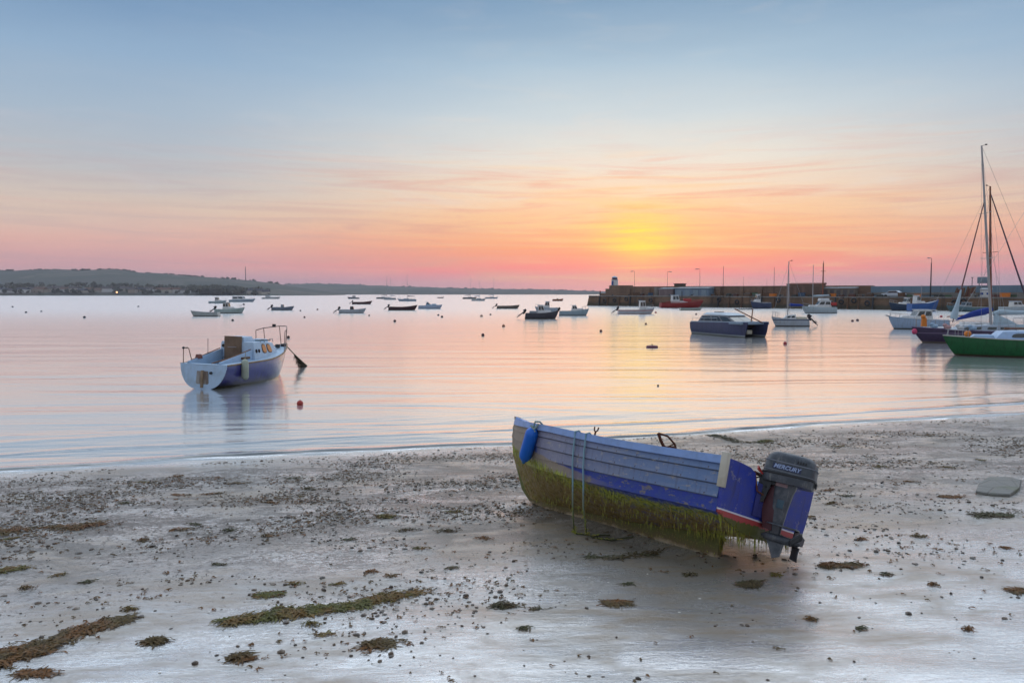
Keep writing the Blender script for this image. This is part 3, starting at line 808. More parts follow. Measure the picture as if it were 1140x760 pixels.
def build_pier():
    t = thing('stone_pier', 'long brown stone pier with a high parapet wall closing the harbour on the right', 'pier', tuple(P0), PANG)
    s1 = pier_s(805); s2 = pier_s(952)
    MB().hexa([(-2,-.6,-2), (s1,-.6,-2), (s1,14,-2), (-2,14,-2)], [(-1.4,0,2.25), (s1,0,2.25), (s1,14,2.25), (-1.4,14,2.25)]).build('quay_wall', M_QUAY, t, smooth=0)
    MB().hexa([(s1+.003,-.5,-2), (165,-.5,-2), (165,14,-2), (s1+.003,14,-2)], [(s1+.003,0,2.2), (165,0,2.2), (165,14,2.2), (s1+.003,14,2.2)]).build('quay_wall', M_QUAY, t, smooth=0)
    MB().box((s1/2-.8, .35, 2.4), (s1+1.2, .9, .3)).build('coping', M_CONC, t, bevel=.04)
    MB().box(((s1+165)/2+.1, .35, 2.33), (165-s1-.2, .9, .26)).build('coping', M_CONC, t, bevel=.04)
    # parapet with its stepped end
    a = pier_s(680, 9)
    MB().prism([(a-3.2,2.2), (a-3.2,3.1), (a-1.2,3.1), (a-1.2,4.3), (a,4.3), (a,5.15), (pier_s(701,9),5.15), (pier_s(701,9),4.85), (s2,4.72), (s2,2.2)], 8.2, 10.4).build('parapet_wall', M_WALL, t, smooth=0)
    MB().prism([(s2+.004,2.2), (s2+.004,4.55), (165,4.75), (165,2.2)], 8.2, 10.2).build('parapet_wall', M_REND, t, smooth=0)
    MB().box(((s2+165)/2, 8.3, 3.05), (165-s2-1, .5, .5)).build('ledge', M_CONC, t, bevel=.03)
    # bands of repair and buttresses on the parapet face
    for px, w in ((700,1.2), (722,1.0), (731,1.0), (800,1.1), (826,.9), (846,1.2), (930,1.0)):
        s = pier_s(px, 8.2); MB().box((s, 8.0, 3.4), (w, .5, 2.4)).build('buttress', M_CONC if px % 2 else M_WALL, t, bevel=.04)
    # timber fender piles and ladders on the quay face
    for i, px in enumerate((668, 677, 690, 702, 716, 728, 800, 812, 826, 848, 862, 918, 930, 944, 956, 972, 1060, 1076)):
        s = pier_s(px); MB().tube([(s,-.75,-1.5), (s,-.2,2.3)], .17, 6).build('fender_pile', BROWN if i % 3 else DARK, t)
    for px in (708, 793, 836, 938, 1050):
        s = pier_s(px); mb = MB()
        for k in (-.22, .22): mb.tube([(s+k,-.78,-.6), (s+k,-.2,2.5)], .035, 4)
        for i in range(10): mb.box((s, -.7+.05*i*1.0, .0+.25*i), (.44,.04,.04))
        mb.build('ladder', DARK, t)
    return t
build_pier()
def at_pier(px, off, z=2.26): return tuple(pier_pt(px, off, z))
def build_pier_things():
    A = PANG
    # harbour light: small white and blue tower at the pier head
    t = thing('harbour_light', 'small white and blue light tower on the pier head', 'lighthouse', at_pier(684, 9.2, 5.16), A)
    MB().lathe([(.95,0), (.85,1.5)], 8).build('tower', WHITE, t, smooth=0)
    MB().lathe([(.7,1.5), (.7,2.0)], 8).build('lantern', GLASS, t, smooth=0)
    MB().lathe([(1.0,1.5), (1.05,1.56), (.75,1.6)], 8).build('gallery', BLUEP, t, smooth=0)
    MB().lathe([(.85,2.0), (.80,2.12), (.1,2.45)], 8).build('cap', PALEB, t, smooth=0)
    MB().box((0,-.93,.6), (.5,.06,1.1)).build('door', BLUEP, t)
    # navigation post at the end
    t = thing('marker_post', 'short dark post at the outer end of the pier', 'post', at_pier(668, 3, 2.26), A)
    MB().tube([(0,0,0), (0,0,1.2)], .10).build('pole', DARK, t); MB().sphere((0,0,1.3), .2).build('lamp', RED, t)
    # roofed hut
    t = thing('rooftop_hut', 'small red brown hut standing on top of the parapet wall', 'hut', at_pier(756.5, 9.3, 4.8), A)
    MB().box((0,0,.3), (2.3,1.6,.6)).build('wall', M_WALL, t, smooth=0); MB().box((0,0,.66), (2.6,1.9,.12)).build('roof', ROOF_R, t)
    # pale sheds in front of the wall
    def shed(px0, px1, off, h, mat, label, roofm, dm, name='shed', depth=2.6, doors=2):
        s0, s1 = pier_s(px0, off), pier_s(px1, off); L = s1-s0; c = P0 + PU*((s0+s1)/2) + PN*(off+depth/2)
        t = thing(name, label, 'shed', (c.x, c.y, 2.26), A)
        MB().box((0,0,h/2), (L,depth,h)).build('wall', mat, t, smooth=0)
        MB().prism([(-depth/2-.15,h), (depth/2+.1,h), (depth/2+.1,h+.35), (-depth/2-.15,h+.10)], -L/2-.12, L/2+.12, 'yz').build('roof', roofm, t, smooth=0)
        for k in range(doors):
            x = -L/2 + L*(k+.5)/doors
            MB().box((x, -depth/2-.02, h*.42), (min(1.6, L/doors*.6), .06, h*.8)).build('door', dm, t)
        return t
    CORR_B = mat_corrugated((110,130,150)); CORR_M = mat_corrugated((128,112,112)); CORR_R = mat_corrugated((110,84,68))
    shed(751, 788, 5.4, 2.0, CORR_B, 'long pale blue corrugated shed standing against the parapet wall', GREYP, paint((128,146,160), .6, .3), doors=4)
    shed(733, 749, 5.6, 1.9, CORR_M, 'mauve grey corrugated shed left of the long pale blue one', GREYP, paint((120,104,104), .6, .3), doors=2)
    shed(875, 913, 4.8, 2.75, CORR_R, 'brown shed with a reddish roof rising above the parapet', ROOF_R, paint((96,76,62), .7, .3), doors=4)
    shed(915, 951, 6.4, 1.9, mat_corrugated((124,112,100)), 'low grey brown shed at the inner end of the stone parapet', GREYP, paint((88,84,84), .7, .3), doors=5)
    t = shed(1090, 1100, 3.0, 1.5, WHITE, 'small white kiosk with blue pictures on the quay behind the yacht masts', GREYP, WHITE, name='kiosk', depth=2.0, doors=1)
    MB().box((-.42,-1.03,.8), (.5,.05,.4)).build('picture_panel', BLUEP, t); MB().box((.55,-1.06,.8), (.4,.05,.35)).build('picture_panel', BLUEP, t)
    # raised sign box above the blue-grey wall
    p = pier_pt(1093.5, 9.2); t = thing('sign_box', 'grey box on posts sticking up above the blue grey harbour wall', 'box', (p.x, p.y, 4.6), A)
    MB().box((0,0,1.0), (1.9,1.0,1.2)).build('cabinet', paint((112,128,140), .6, .3), t, bevel=.04)
    for k in (-.7, .7): MB().tube([(k,0,-.1), (k,0,.42)], .07).build('post', DARK, t)
    MB().tube([(-1.9,0,0), (-1.9,0,1.5)], .06).box((-1.9,0,1.5), (.4,.1,.1)).build('vent_pipe', DARK, t)
    # lamp posts
    posts = [(706,302.5,.05,'lamp post nearest the harbour light on the pier'), (742.5,303,.05,'lamp post left of the rooftop hut on the pier'),
             (778.5,300,.05,'lamp post with a left hanging lamp behind the long pale blue shed'), (804.5,297.5,.07,'thick plain pole right of the long pale blue shed'),
             (861,298.5,.06,'pole left of the brown shed on the pier'), (827,309,.035,'short thin pole midway along the pier parapet'), (853,311,.03,'very short thin pole on the pier parapet')]
    for i, (px, py, r, lab) in enumerate(posts):
        r *= .58
        z0 = 2.26; off = 7.6; p = pier_pt(px, off); zt = pz(px, py, off)
        t = thing('lamp_post', lab, 'lamp post', (p.x, p.y, z0), A)
        MB().tube([(0,0,0), (0,0,zt-z0)], [r*1.7, r], 6).build('pole', DARK, t)
        if i < 3:
            sg = -1 if i != 1 else 1
            MB().tube([(0,0,zt-z0), (sg*.5,0,zt-z0+.15), (sg*.9,0,zt-z0+.12)], .05, 5).build('arm', DARK, t)
            MB().taper(sg*.9-.35, sg*.9+.35, .14, .14, zt-z0, zt-z0+.16, .05, .05, .7).build('lamp_head', GREYP, t)
        else: MB().lathe([(r*1.6, zt-z0), (r*.8, zt-z0+.2)], 6).build('cap', DARK, t)
    px, py, off = 1035, 287, 6.5; p = pier_pt(px, off); zt = pz(px, py, off)
    t = thing('lamp_post', 'tall dark lamp post in front of the blue grey harbour wall', 'lamp post', (p.x, p.y, 2.26), A)
    MB().tube([(0,0,0), (0,0,1.0), (0,0,zt-2.26-1.0)], [.16,.14,.09], 8).build('pole', DARK, t)
    MB().tube([(0,0,zt-3.3), (0,0,zt-2.4), (-.35,0,zt-2.3)], .045, 5).build('arm', DARK, t)
    MB().taper(-.75, -.3, .13, .13, zt-2.42, zt-2.25, .05, .05, .7).build('lamp_head', GREYP, t)
    # parked car
    p = pier_pt(994.5, 5.5, 2.27); t = thing('parked_car', 'pale car parked on the quay before the blue grey wall', 'car', tuple(p), A)
    MB().prism([(-2.1,.3), (-2.15,.75), (-1.3,.9), (-.7,1.38), (.7,1.4), (1.35,.95), (2.0,.85), (2.1,.55), (2.05,.3)], -.82, .82).build('body', paint((186,194,204), .3, .15), t, bevel=.05)
    for sg in (-1, 1): MB().prism([(-1.15,.92), (-.65,1.30), (.62,1.32), (1.12,.95)], sg*.825, sg*.84).build('side_window', GLASS, t, smooth=0)
    for x in (-1.3, 1.3):
        for sg in (-1, 1): MB().lathe([(.32,-.1), (.32,.1)], 12, Matrix.Translation((x, sg*.75, .32)) @ Matrix.Rotation(math.pi/2, 4, 'X')).build('wheel', BLACK, t)
    # stacked gear on the quay
    r_ = random.Random(11)
    cols = [(ORANGE,'orange'), (paint((60,84,110), .6, .3),'blue'), (paint((120,120,116), .6, .3),'grey'), (BROWN,'brown'), (paint((66,96,70), .6, .3),'green')]
    spots = [(708,4),(715,5),(724,5.4),(795,5),(811,4.5),(818,5.5),(832,4),(840,5),(852,5.2),(860,3.5),(868,5),(884,3),(892,2.6),(902,3.2),(920,4),(927,4.5),(936,3.6),(948,3.2),(958,4),(968,5),(979,3.4),(1003,2.5),(1012,3),(1021,2.5),(1044,4),(1054,3),(1064,4),(1084,2.6),(1108,3.4),(1118,3),(1128,4),(1136,3)]
    for px, off in spots:
        m, cn = r_.choice(cols); p = pier_pt(px, off, 2.262); w, d, h = r_.uniform(.9, 1.6), r_.uniform(.7, 1.1), r_.uniform(.6, 1.3)
        if r_.random() < .55:
            t = thing('fish_crate', 'stacked %s fish crate on the pier quay' % cn, 'crate', tuple(p), A + r_.uniform(-.3, .3), '%s fish crates on the quay' % cn)
            MB().taper(-w/2, w/2, d/2*.9, d/2*.9, 0, h*.85, -.03, -.03, 1.06).build('bin', m, t, bevel=.02)
            MB().box((0,0,h*.87), (w+.12, d+.1, .08)).build('rim', m, t)
        else:
            t = thing('lobster_pot', 'dark netted lobster pot lying on the pier quay', 'lobster pot', tuple(p), A + r_.uniform(-.5, .5), 'lobster pots on the quay')
            mb = MB()
            for k in range(5): mb.tube([(w*(k/4-.5), d/2*math.cos(a), .05+h*.75*math.sin(a)) for a in [math.pi*i/8 for i in range(9)]], .03, 4)
            for a in (.0, .8, 1.57, 2.34, 3.14): mb.tube([(-w/2, d/2*math.cos(a), .05+h*.75*math.sin(a)), (w/2, d/2*math.cos(a), .05+h*.75*math.sin(a))], .03, 4)
            mb.build('frame', DARK, t)
            MB().loft([[(x, d/2*.96*math.cos(a), .06+h*.72*math.sin(a)) for a in [math.pi*i/8 for i in range(9)]] for x in (-w/2*.98, w/2*.98)], True).build('netting', r_.choice((BROWN, RUST, paint((58,60,52), .9, .3))), t)
    # big dark timber stacks left of the yacht masts
    for px, off, h, lab in ((1066, 4.2, 1.9, 'tall leaning stack of dark timber baulks left of the white kiosk'), (1078, 4.6, 2.1, 'upright stack of brown timber beside the white kiosk')):
        p = pier_pt(px, off, 2.262); t = thing('timber_stack', lab, 'timber', tuple(p), A)
        for k in range(5):
            MB().hexa([(-.8+.32*k,-.3,0), (-.5+.32*k,-.3,0), (-.5+.32*k,.3,0), (-.8+.32*k,.3,0)],
                      [(-.4+.28*k,.2,h-.1*((k*7)%4)), (-.12+.28*k,.2,h-.1*((k*7)%4)), (-.12+.28*k,.55,h-.1*((k*7)%4)), (-.4+.28*k,.55,h-.1*((k*7)%4))]).build('baulk', RUST if k % 2 else BROWN, t)
def mat_corrugated(c):
    m, t, p = new_mat('corrugated_sheet')
    g = t.node('ShaderNodeTexCoord').outputs['Object']
    wv = t.node('ShaderNodeTexWave'); wv.inputs['Scale'].default_value = 1.1; wv.inputs['Distortion'].default_value = 0; t.link(g, wv.inputs['Vector'])
    n = t.noise(t.mapping(g, (.8, .8, .3)), 1.0, 5)
    L = lin(c)
    c1 = t.mix(t.math('MULTIPLY', t.smooth(n, .45, .7), .6), L, tuple(v*.55 for v in L[:3]))
    t.link(c1, p.inputs['Base Color']); p.inputs['Roughness'].default_value = .6
    bump(t, p, wv.outputs['Fac'], .03, .6); return m
build_pier_things()
def pier_fittings():
    for i, px in enumerate((673, 684, 697, 712, 724, 800, 820, 842, 866, 924, 936, 950, 965, 1062, 1072)):
        p = pier_pt(px, -.55, 1.2+.25*((i*7) % 3)); t = thing('tyre_fender', 'black tyre hung on the pier face as a fender', 'tyre', tuple(p), PANG, 'tyres hung along the pier face')
        ring = [[( (.42+.16*math.cos(b))*math.cos(a), .14*math.sin(b), (.42+.16*math.cos(b))*math.sin(a)) for b in [k*math.pi/3 for k in range(6)]] for a in [k*math.pi/7 for k in range(15)]]
        MB().loft(ring, True, False).build('tyre', BLACK, t); MB().tube([(0,.05,.45), (0,.30,1.15)], .03, 4).build('chain', RUST, t)
    for i, px in enumerate((682, 700, 720, 745, 770, 795, 815, 838, 868, 905, 932, 960, 985, 1008, 1050, 1085)):
        p = pier_pt(px, .9, 2.262); t = thing('bollard', 'small iron mooring bollard on the edge of the pier quay', 'bollard', tuple(p), PANG, 'bollards along the quay edge')
        MB().lathe([(.20,0), (.16,.1), (.14,.42), (.24,.50), (.22,.58), (.06,.62)], 10).build('post', DARK, t)
pier_fittings()

# ------------------------------------------------------------------ boats far out in the bay
DKM = paint((44,34,38), .5, .3)
def far_boats():
    small_open('open_boat', 'pale open dinghy lying lowest in the left group of moored boats', 244, 213, 352, (176,184,182), stripe=None, inner=GREYP)

    cabin_boat('fishing_boat', 'pale green white fishing boat with raised outboard just behind the open dinghy', 240, 272, 348.5, (168,186,184), motor=DKM, cab=(.28,.50,1.0), roof=DARK, dx=(.05,.2))
    cabin_boat('motor_boat', 'small white cabin boat furthest left of the moored group', 233, 252, 337.5, (166,184,190), cab=(.36,.58,1.2))
    cabin_boat('motor_boat', 'long pale motor boat with a flat dark canopy', 256, 284, 336, (160,180,196), cab=(.12,.62,1.1), roof=NAVY, fb=(1.2,.8,.8), dx=(.1,.9))
    cabin_boat('motor_boat', 'low white motor boat in front of the far point of land', 292, 312, 332.6, (186,190,192), cab=(.2,.55,.8), roof=PALEB, fb=(1.1,.8,.8), dx=(.1,1.6))
    small_open('open_boat', 'grey inflatable style tender with outboard right of the left group', 303, 327, 345.2, (120,130,146), motor=DKM, inner=GREYP, console=GREYP)
    cabin_boat('motor_boat', 'tiny dark hulled boat with a low cabin below the coastline', 400, 387, 332.6, (66,72,86), cab=(.3,.6,1.0), fb=(1.0,.7,.7))
    small_open('open_boat', 'slim maroon open boat with outboard furthest from the beach', 392.5, 414, 338.6, (84,50,54), motor=DKM, fb=(.95,.62,.62))
    small_open('open_boat', 'white open boat with a console and black raised outboard', 378, 407, 348.3, (180,188,196), motor=BLACK, console=DARK, inner=WHITE)
    small_open('open_boat', 'dark maroon open boat with raised outboard and high bow', 433, 464, 345.2, (70,40,46), motor=DKM, fb=(.95,.58,.62), inner=BROWN)
    t, H = cabin_boat('speedboat', 'white speedboat with a raked windscreen beside the maroon boat', 466, 492, 343.6, (176,190,212), cab=(.30,.58,.62), cabmat=PALEB, fb=(.85,.68,.66), dx=(.25,.9), pul=False)
    sail_boat('sailing_yacht', 'white sailing yacht with two close masts behind it, left of three yachts', 441, 427, 333.6, 435.5, 309, (170,178,186))
    sail_boat('sailing_yacht', 'dark grey sailing yacht half behind a white one near the coastline', 419, 433, 332.6, 430, 307, (92,92,104), DARK)
    sail_boat('sailing_yacht', 'pale blue sailing yacht with the tallest mast of the distant left trio', 463.5, 443.5, 335.2, 454, 305.5, (150,168,190), NAVY)
    small_open('open_boat', 'tiny dark tender far out below the middle of the coastline', 487, 494, 331.8, (60,64,76))
    sail_boat('sailing_yacht', 'dark hulled sailing yacht leftmost of the distant right trio', 515, 530, 332.7, 523.5, 310, (52,54,66), DARK)
    sail_boat('sailing_yacht', 'white sailing yacht lowest of the distant right trio', 525, 540, 334.8, 533.5, 313, (176,184,190))
    sail_boat('sailing_yacht', 'pale sailing yacht rightmost of the distant right trio', 540, 554, 332.4, 549, 309.5, (160,170,184))
    small_open('open_boat', 'grey brown open boat with raised outboard alone in the middle of the bay', 553, 578, 343.5, (122,112,104), motor=DKM, fb=(.75,.55,.55))
    cabin_boat('motor_boat', 'white cabin cruiser half hidden behind a dark hulled fishing boat', 621, 596, 347.4, (164,178,192), cab=(.36,.62,1.0), fb=(.95,.75,.75), roof=PALEB, rail=None)
    cabin_boat('fishing_boat', 'dark hulled fishing boat with white wheelhouse and raised outboard', 584.5, 621, 354.8, (64,62,70), motor=DKM, cab=(.38,.62,.95), fb=(1.0,.72,.72), deckm=GREYP, aft=1)
    cabin_boat('fishing_boat', 'grey white boat with a rounded cabin and dark bottom right of the dark fishing boat', 622.5, 655, 351.2, (150,170,180), (80,46,44), cab=(.40,.66,.75), fb=(1.0,.68,.66), motor=DKM, dx=(.2,.45))
    small_open('open_boat', 'tiny orange brown boat far out left of the pier end', 615, 627, 335, (150,84,50), fb=(.9,.7,.7), console=BROWN)
    cabin_boat('fishing_boat', 'white fishing boat with a red lower hull and white wheelhouse at the stern half', 688, 728, 349.2, (196,200,206), (170,52,40), stripe=(168,46,38), cab=(.58,.76,1.35), fb=(.95,.62,.62), motor=DARK, dx=(.05,.22), aft=0)
far_boats()

# ------------------------------------------------------------------ boats near the pier
def trawler():
    t, H = cabin_boat('red_trawler', 'red fishing trawler with white and blue wheelhouse moored at the pier', 735, 782, 342.6, (150,42,38), (80,28,26), cab=(.26,.44,1.6), fb=(1.6,1.1,1.05), B=3.2, cat='trawler', rail=RED, pul=False, aft=1, group=None, deckm=BROWN, roof=PALEB)
    L = H.L
    MB().tube([(L*.50,0,1.2), (L*.50,0,3.6)], .07).build('mast', DARK, t)
    MB().tube([(L*.50,0,1.6), (L*.78,0,3.0)], .05).build('derrick', DARK, t)
    MB().box((L*.62,0,1.65), (1.6,1.2,.7)).build('winch_box', RED, t, bevel=.05)
    w = MB()
    for sg in (1, -1): w.tube(H.sheer(.1, .97, sg, 0, .25), .04, 5)
    w.build('bulwark_rail', RED, t)
    small_open('tender', 'low white tender moored beneath the red trawler', 757, 781, 345.3, (176,186,176), (60,70,60), fb=(.5,.4,.4), inner=GREYP, group=None)
trawler()
def quay_boats():
    cabin_boat('fishing_boat', 'dark blue fishing boat with white rails and wheelhouse at the pier foot', 857, 836, 343.2, (60,72,104), cab=(.55,.78,1.7), fb=(1.5,1.2,1.2), B=2.6, deckm=WHITE, rail=WHITE, group=None)
    sail_boat('sailing_yacht', 'white sailing yacht with dark blue sail cover and outboards nearest the pier shed', 900, 861, 363.2, 878, 291, (166,172,180), CANVAS_BLUE, stripe=(60,70,96), group=None, boom_h=1.0, motor=DKM, yaw=0, r=.06)
    t, H = cabin_boat('motor_cruiser', 'white cruiser with flying bridge and a red panel at the pier foot', 930, 893, 348.4, (176,190,196), cab=(.16,.62,1.0), fb=(1.15,.95,.95), group=None, dx=(.1,.8), pul=True, rail=None)
    L = H.L
    MB().taper(L*.22, L*.50, .62, .6, 1.96, 2.35, .05, .15, .9).build('flying_bridge', WHITE, t, bevel=.03)
    MB().box((L*.10, 0, 1.45), (.9, 1.5, .5)).build('red_canopy', RED, t, bevel=.05)
    d = W(905, 348.4).y; zt = CAM_Z + (326-295)/FPX*d
    MB().tube([(L*.68,0,1.2), (L*.68,0,zt)], [.07,.045], 6).build('mast', ALU, t)
    MB().tube([(L*.68,0,2.6), (L*.18,0,2.75)], .05, 6).build('boom', ALU, t)
    MB().tube([(L*.66,0,2.72), (L*.5,0,2.76), (L*.2,0,2.86)], [.12,.14,.08], 8).build('sail_cover', CANVAS_PALE, t)
    p = pier_pt(915.3, 2.0); zt = pz(915.3, 292.5, 2.0)
    t = thing('mooring_mast', 'thick brown wooden mast standing on the quay right of the white cruiser mast', 'mast', (p.x, p.y, 2.26), PANG)
    MB().tube([(0,0,0), (0,0,zt-2.4)], [.17,.12], 8).build('pole', MASTBROWN, t); MB().tube([(-.5,0,zt-4), (.5,0,zt-4)], .05).build('crosstree', MASTBROWN, t)
    MB().tube([(0,0,zt-2.4), (0,0,zt-1.9)], .04).build('spike', DARK, t)
    cabin_boat('fishing_boat', 'dark teal fishing boat with pale deck left of the bright blue one at the quay', 1020, 990, 345.6, (44,66,92), cab=(.30,.46,1.2), fb=(1.6,1.1,1.0), B=2.4, deckm=CREAM, rail=CREAM, group=None)
    t, H = cabin_boat('fishing_boat', 'bright blue fishing boat with blue bulwarks moored below the dark lamp post', 1012, 1044, 346.4, (34,88,156), cab=(.18,.34,1.4), fb=(2.0,1.35,1.3), B=2.4, rail=BLUEP, group=None, deckm=GREYP)
    MB().tube([(H.L*.4,0,1.3), (H.L*.4,0,4.6)], .05).build('mast', STEEL, t)
    cabin_boat('motor_boat', 'white motor boat with a pale canopy at the quay right of the yacht masts', 1114, 1150, 347.4, (172,184,190), cab=(.30,.62,.9), fb=(1.2,.9,.9), group=None, roof=PALEB)
    cabin_boat('motor_boat', 'teal grey workboat at the quay left of the yacht masts', 1100, 1054, 346.6, (92,122,130), cab=(.45,.62,.8), fb=(1.1,.75,.75), group=None, cabmat=GREYP)
quay_boats()

def catamaran():
    # twin hulled cabin cruiser, bows towards the camera
    o = Vector((14.15, 62.4, 0)); hd = R(-70); B2 = 2.6; L = 6.8
    t = thing('catamaran_cruiser', 'dark blue catamaran cabin cruiser with silver roof and crossed poles on its bow', 'catamaran', tuple(o + Vector((math.cos(hd+math.pi/2), math.sin(hd+math.pi/2), 0))*B2/2*0.9 ), hd)
    hm = hull_paint((58,62,96), (150,156,160), .16)
    for sg in (1, -1):
        mb = MB(); rows = []
        for i in range(15):
            u = i/14; w = .42*(1 if u < .6 else 1-((u-.6)/.4)**2*.93); zb = -.25 + (.25 if u < .85 else .25+.9*((u-.85)/.15)**2)
            s = .92 + .18*u
            c = sg*(B2/2-.42); xr = L*u
            rows.append([(xr, c+w*1.0, s), (xr-.15*u, c+w*.92, .45), (xr-.35*u**3, c+w*.6, 0), (xr-.5*u**3, c, -.3), (xr-.35*u**3, c-w*.6, 0), (xr-.15*u, c-w*.92, .45), (xr, c-w*1.0, s)])
        mb.loft(rows).build('hull', hm, t)
    MB().hexa([(.15,-.55,.55), (L*.80,-.55,.62), (L*.80,.55,.62), (.15,.55,.55)], [(.1,-.55,.9), (L*.86,-.55,1.0), (L*.86,.55,1.0), (.1,.55,.9)]).build('bridge_deck', paint((56,40,40), .6, .3), t)
    MB().taper(.05, L*.95, B2/2*.98, B2/2*.95, .93, 1.0, 0, .05, 1.0, .13).build('deck', paint((128,146,164), .4, .3), t, bevel=.02)
    c = Cabin(.7, L*.80, 1.04, .95, 1.0, 1.48, .35, 1.3, .86, .03); c.build(t, paint((94,92,98), .45, .3))
    c.windows(t, [(.06,.36), (.40,.66), (.70,.95)], .22, .85, rd=.12); c.windscreen(t, 2, .2, .85)
    MB().taper(1.05, L*.64, .90, .84, 1.515, 1.72, .4, .8, .8, -.02).build('roof', paint((176,188,198), .35, .2), t, bevel=.06)
    MB().box((L*.3,0,1.73), (.6,.5,.06)).build('hatch', GLASS, t, bevel=.01)
    MB().tube([(L*.97,.55,1.05), (L*.74,-.75,2.05)], .045, 6).build('pole', WOOD, t)
    MB().tube([(L*.92,-.2,1.05), (L*.72,.95,2.0)], .045, 6).build('pole', WOOD, t)
    MB().tube([(L*.74,-.7,2.0), (L*.72,.95,2.0)], .035, 6).build('crossbar', DARK, t)
    MB().box((L*.84,0,.36), (.3,.45,.3)).build('anchor_box', CREAM, t, bevel=.03)
    rl = MB()
    for sg in (1,-1):
        rl.tube([(.1,sg*1.12,1.25), (L*.5,sg*1.12,1.32)], .014, 5)
        for x in (.1, L*.25, L*.5): rl.tube([(x,sg*1.12,1.0), (x,sg*1.12,1.3)], .014, 5)
    rl.build('rail', STEEL, t)
catamaran()

def right_boats():
    # white cabin cruiser
    t, H = cabin_boat('motor_cruiser', 'white cabin cruiser with a flat roof and bow roller left of the purple yacht', 1052, 990, 366, (160,180,204), (70,56,50), cab=(.28,.62,.82), fb=(1.12,.85,.8), group=None, dx=(.05,.55), pul=False, B=1.9, rail=PALEB)
    L = H.L
    MB().tube([(L*.97,0,1.1), (L*1.05,0,1.22)], .05).build('bow_roller', GREYP, t)
    pulpit(t, H, .72, .35, .014)
    MB().box((L*.30, 0, H.sh(.3)+.84), (.9, 1.25, .05)).build('roof_extension', WHITE, t, bevel=.01)
    # purple yacht: bow to the left
    d = 51.0; bow = at_depth(1031, 380, d); hd = R(180-6); L = 8.6
    o = Vector((bow.x, bow.y, 0)) - Vector((math.cos(hd), math.sin(hd), 0))*(L-.9)
    t = thing('purple_yacht', 'purple hulled sailing yacht with the tallest silver mast and furled pale jib', 'sailing yacht', (o.x, o.y, 0), hd)
    H = Hull(L, 2.6, 1.0, .78, .80, .35, .66, 1.0, 2.0)
    decked_hull(t, H, hull_paint((72,58,84), (150,128,128), .09, (120,104,130), (.60,.66)), paint((150,160,172), .5, .3), paint((96,74,110), .5, .2))
    mx = L - (30.9-25.9)*.97
    c = Cabin(L*.30, L*.72, .85, .52, .74, 1.18, .05, .5, .84, -.06); c.build(t, paint((160,170,182), .45, .3))
    c.windows(t, [(.12,.28), (.34,.50), (.60,.72), (.80,.9)], .32, .74)
    MB().taper(L*.05, L*.30, .85, .9, .74, 1.0, .02, .02, .95).build('cockpit_coaming', WHITE, t, bevel=.02)
    zt = CAM_Z + (326-167)/FPX*51.4
    ms = rig(t, H, mx, 1.05, zt-1.05, ALU, (.38, .63), .085, (3.6, .75, .1), CANVAS_PALE, False, (.98, 0), .009)
    foot = Vector((mx,0,1.05)); hounds = foot.lerp(Vector((mx+.98,0,zt)), .70); tack = Vector((L*.715, 0, 1.15))
    tk = tack.lerp(hounds, .02)
    MB().tube([tk, tk.lerp(hounds,.28), hounds], [.03,.045,.03], 6).build('forestay', paint((120,84,84), .6, .3), t)
    MB().tube([tk.lerp(hounds,.03), tk.lerp(hounds,.06), tk.lerp(hounds,.14), tk.lerp(hounds,.27)], [.22,.24,.14,.05], 8).build('furled_jib', CANVAS_PALE, t)
    MB().loft([[(mx-.14,-.10,1.9), (mx-.14,.10,1.9), (mx-.14,.13,.95), (mx-.14,-.13,.95)], [(mx-.9,-.16,1.55), (mx-.9,.16,1.55), (mx-.9,.2,.95), (mx-.9,-.2,.95)],
               [(mx-1.5,-.16,1.22), (mx-1.5,.16,1.22), (mx-1.5,.2,.95), (mx-1.5,-.2,.95)], [(mx-3.4,-.12,1.12), (mx-3.4,.12,1.12), (mx-3.4,.16,.92), (mx-3.4,-.16,.92)]]).build('sail_bag', CANVAS_PALE, t, bevel=.03)
    pulpit(t, H, .80, .55, .018)
    ll = MB()
    for sg in (1, -1):
        for h in (.28, .55): ll.tube(H.sheer(.1, .80, sg, .08, h), .008, 4)
        for k in range(7): p = H.pt(.1+.7*k/6, 0, sg, .08); ll.tube([p, p+Vector((0,0,.55))], .014, 4)
    ll.build('lifelines', STEEL, t)
    p = H.pt(.955, 0, 1, .08)
    q = t.matrix_basis if False else None
    M = Matrix.Translation((o.x, o.y, 0)) @ Matrix.Rotation(hd, 4, 'Z')
    def hung(name, label, cat, loc, mb, mat):
        w = M @ Vector(loc); g = thing(name, label, cat, tuple(w), hd); mb.build('body' if name != 'life_ring' else 'ring', mat, g); return g
    g = hung('life_jacket', 'orange yellow life jacket bundle hung on the purple yacht bow rail', 'life jacket', (L*.925, .22, 1.05), MB().taper(-.16,.16,.10,.12,0,.55,.03,.03,.8).sphere((.05,0,.62), .15), ORANGE)
    hung('fender', 'pink round fender at the bow of the purple yacht', 'fender', (L*.985, .1, .72), MB().sphere((0,0,0), .17, 1, 1, 1.15), PINK)
    for i, (x, m) in enumerate(((.62,PALEB), (.70,WHITE), (.78,paint((190,150,150), .8, .2)), (.86,PALEB))):
        pp = H.pt(x, 0, 1, .05)
        hung('deck_bundle', ['pale blue bundle lashed to the purple yacht rail by its cabin', 'white bundle lashed to the purple yacht rail amidships', 'pinkish bundle lashed to the purple yacht foredeck rail', 'pale blue bundle nearest the purple yacht bow'][i], 'bundle', (pp.x, pp.y-.05, pp.z+.02), MB().sphere((0,0,.14), .16, 1.5, .7, .85).sphere((.16,0,.26), .12, 1.2, .8, .9), m)
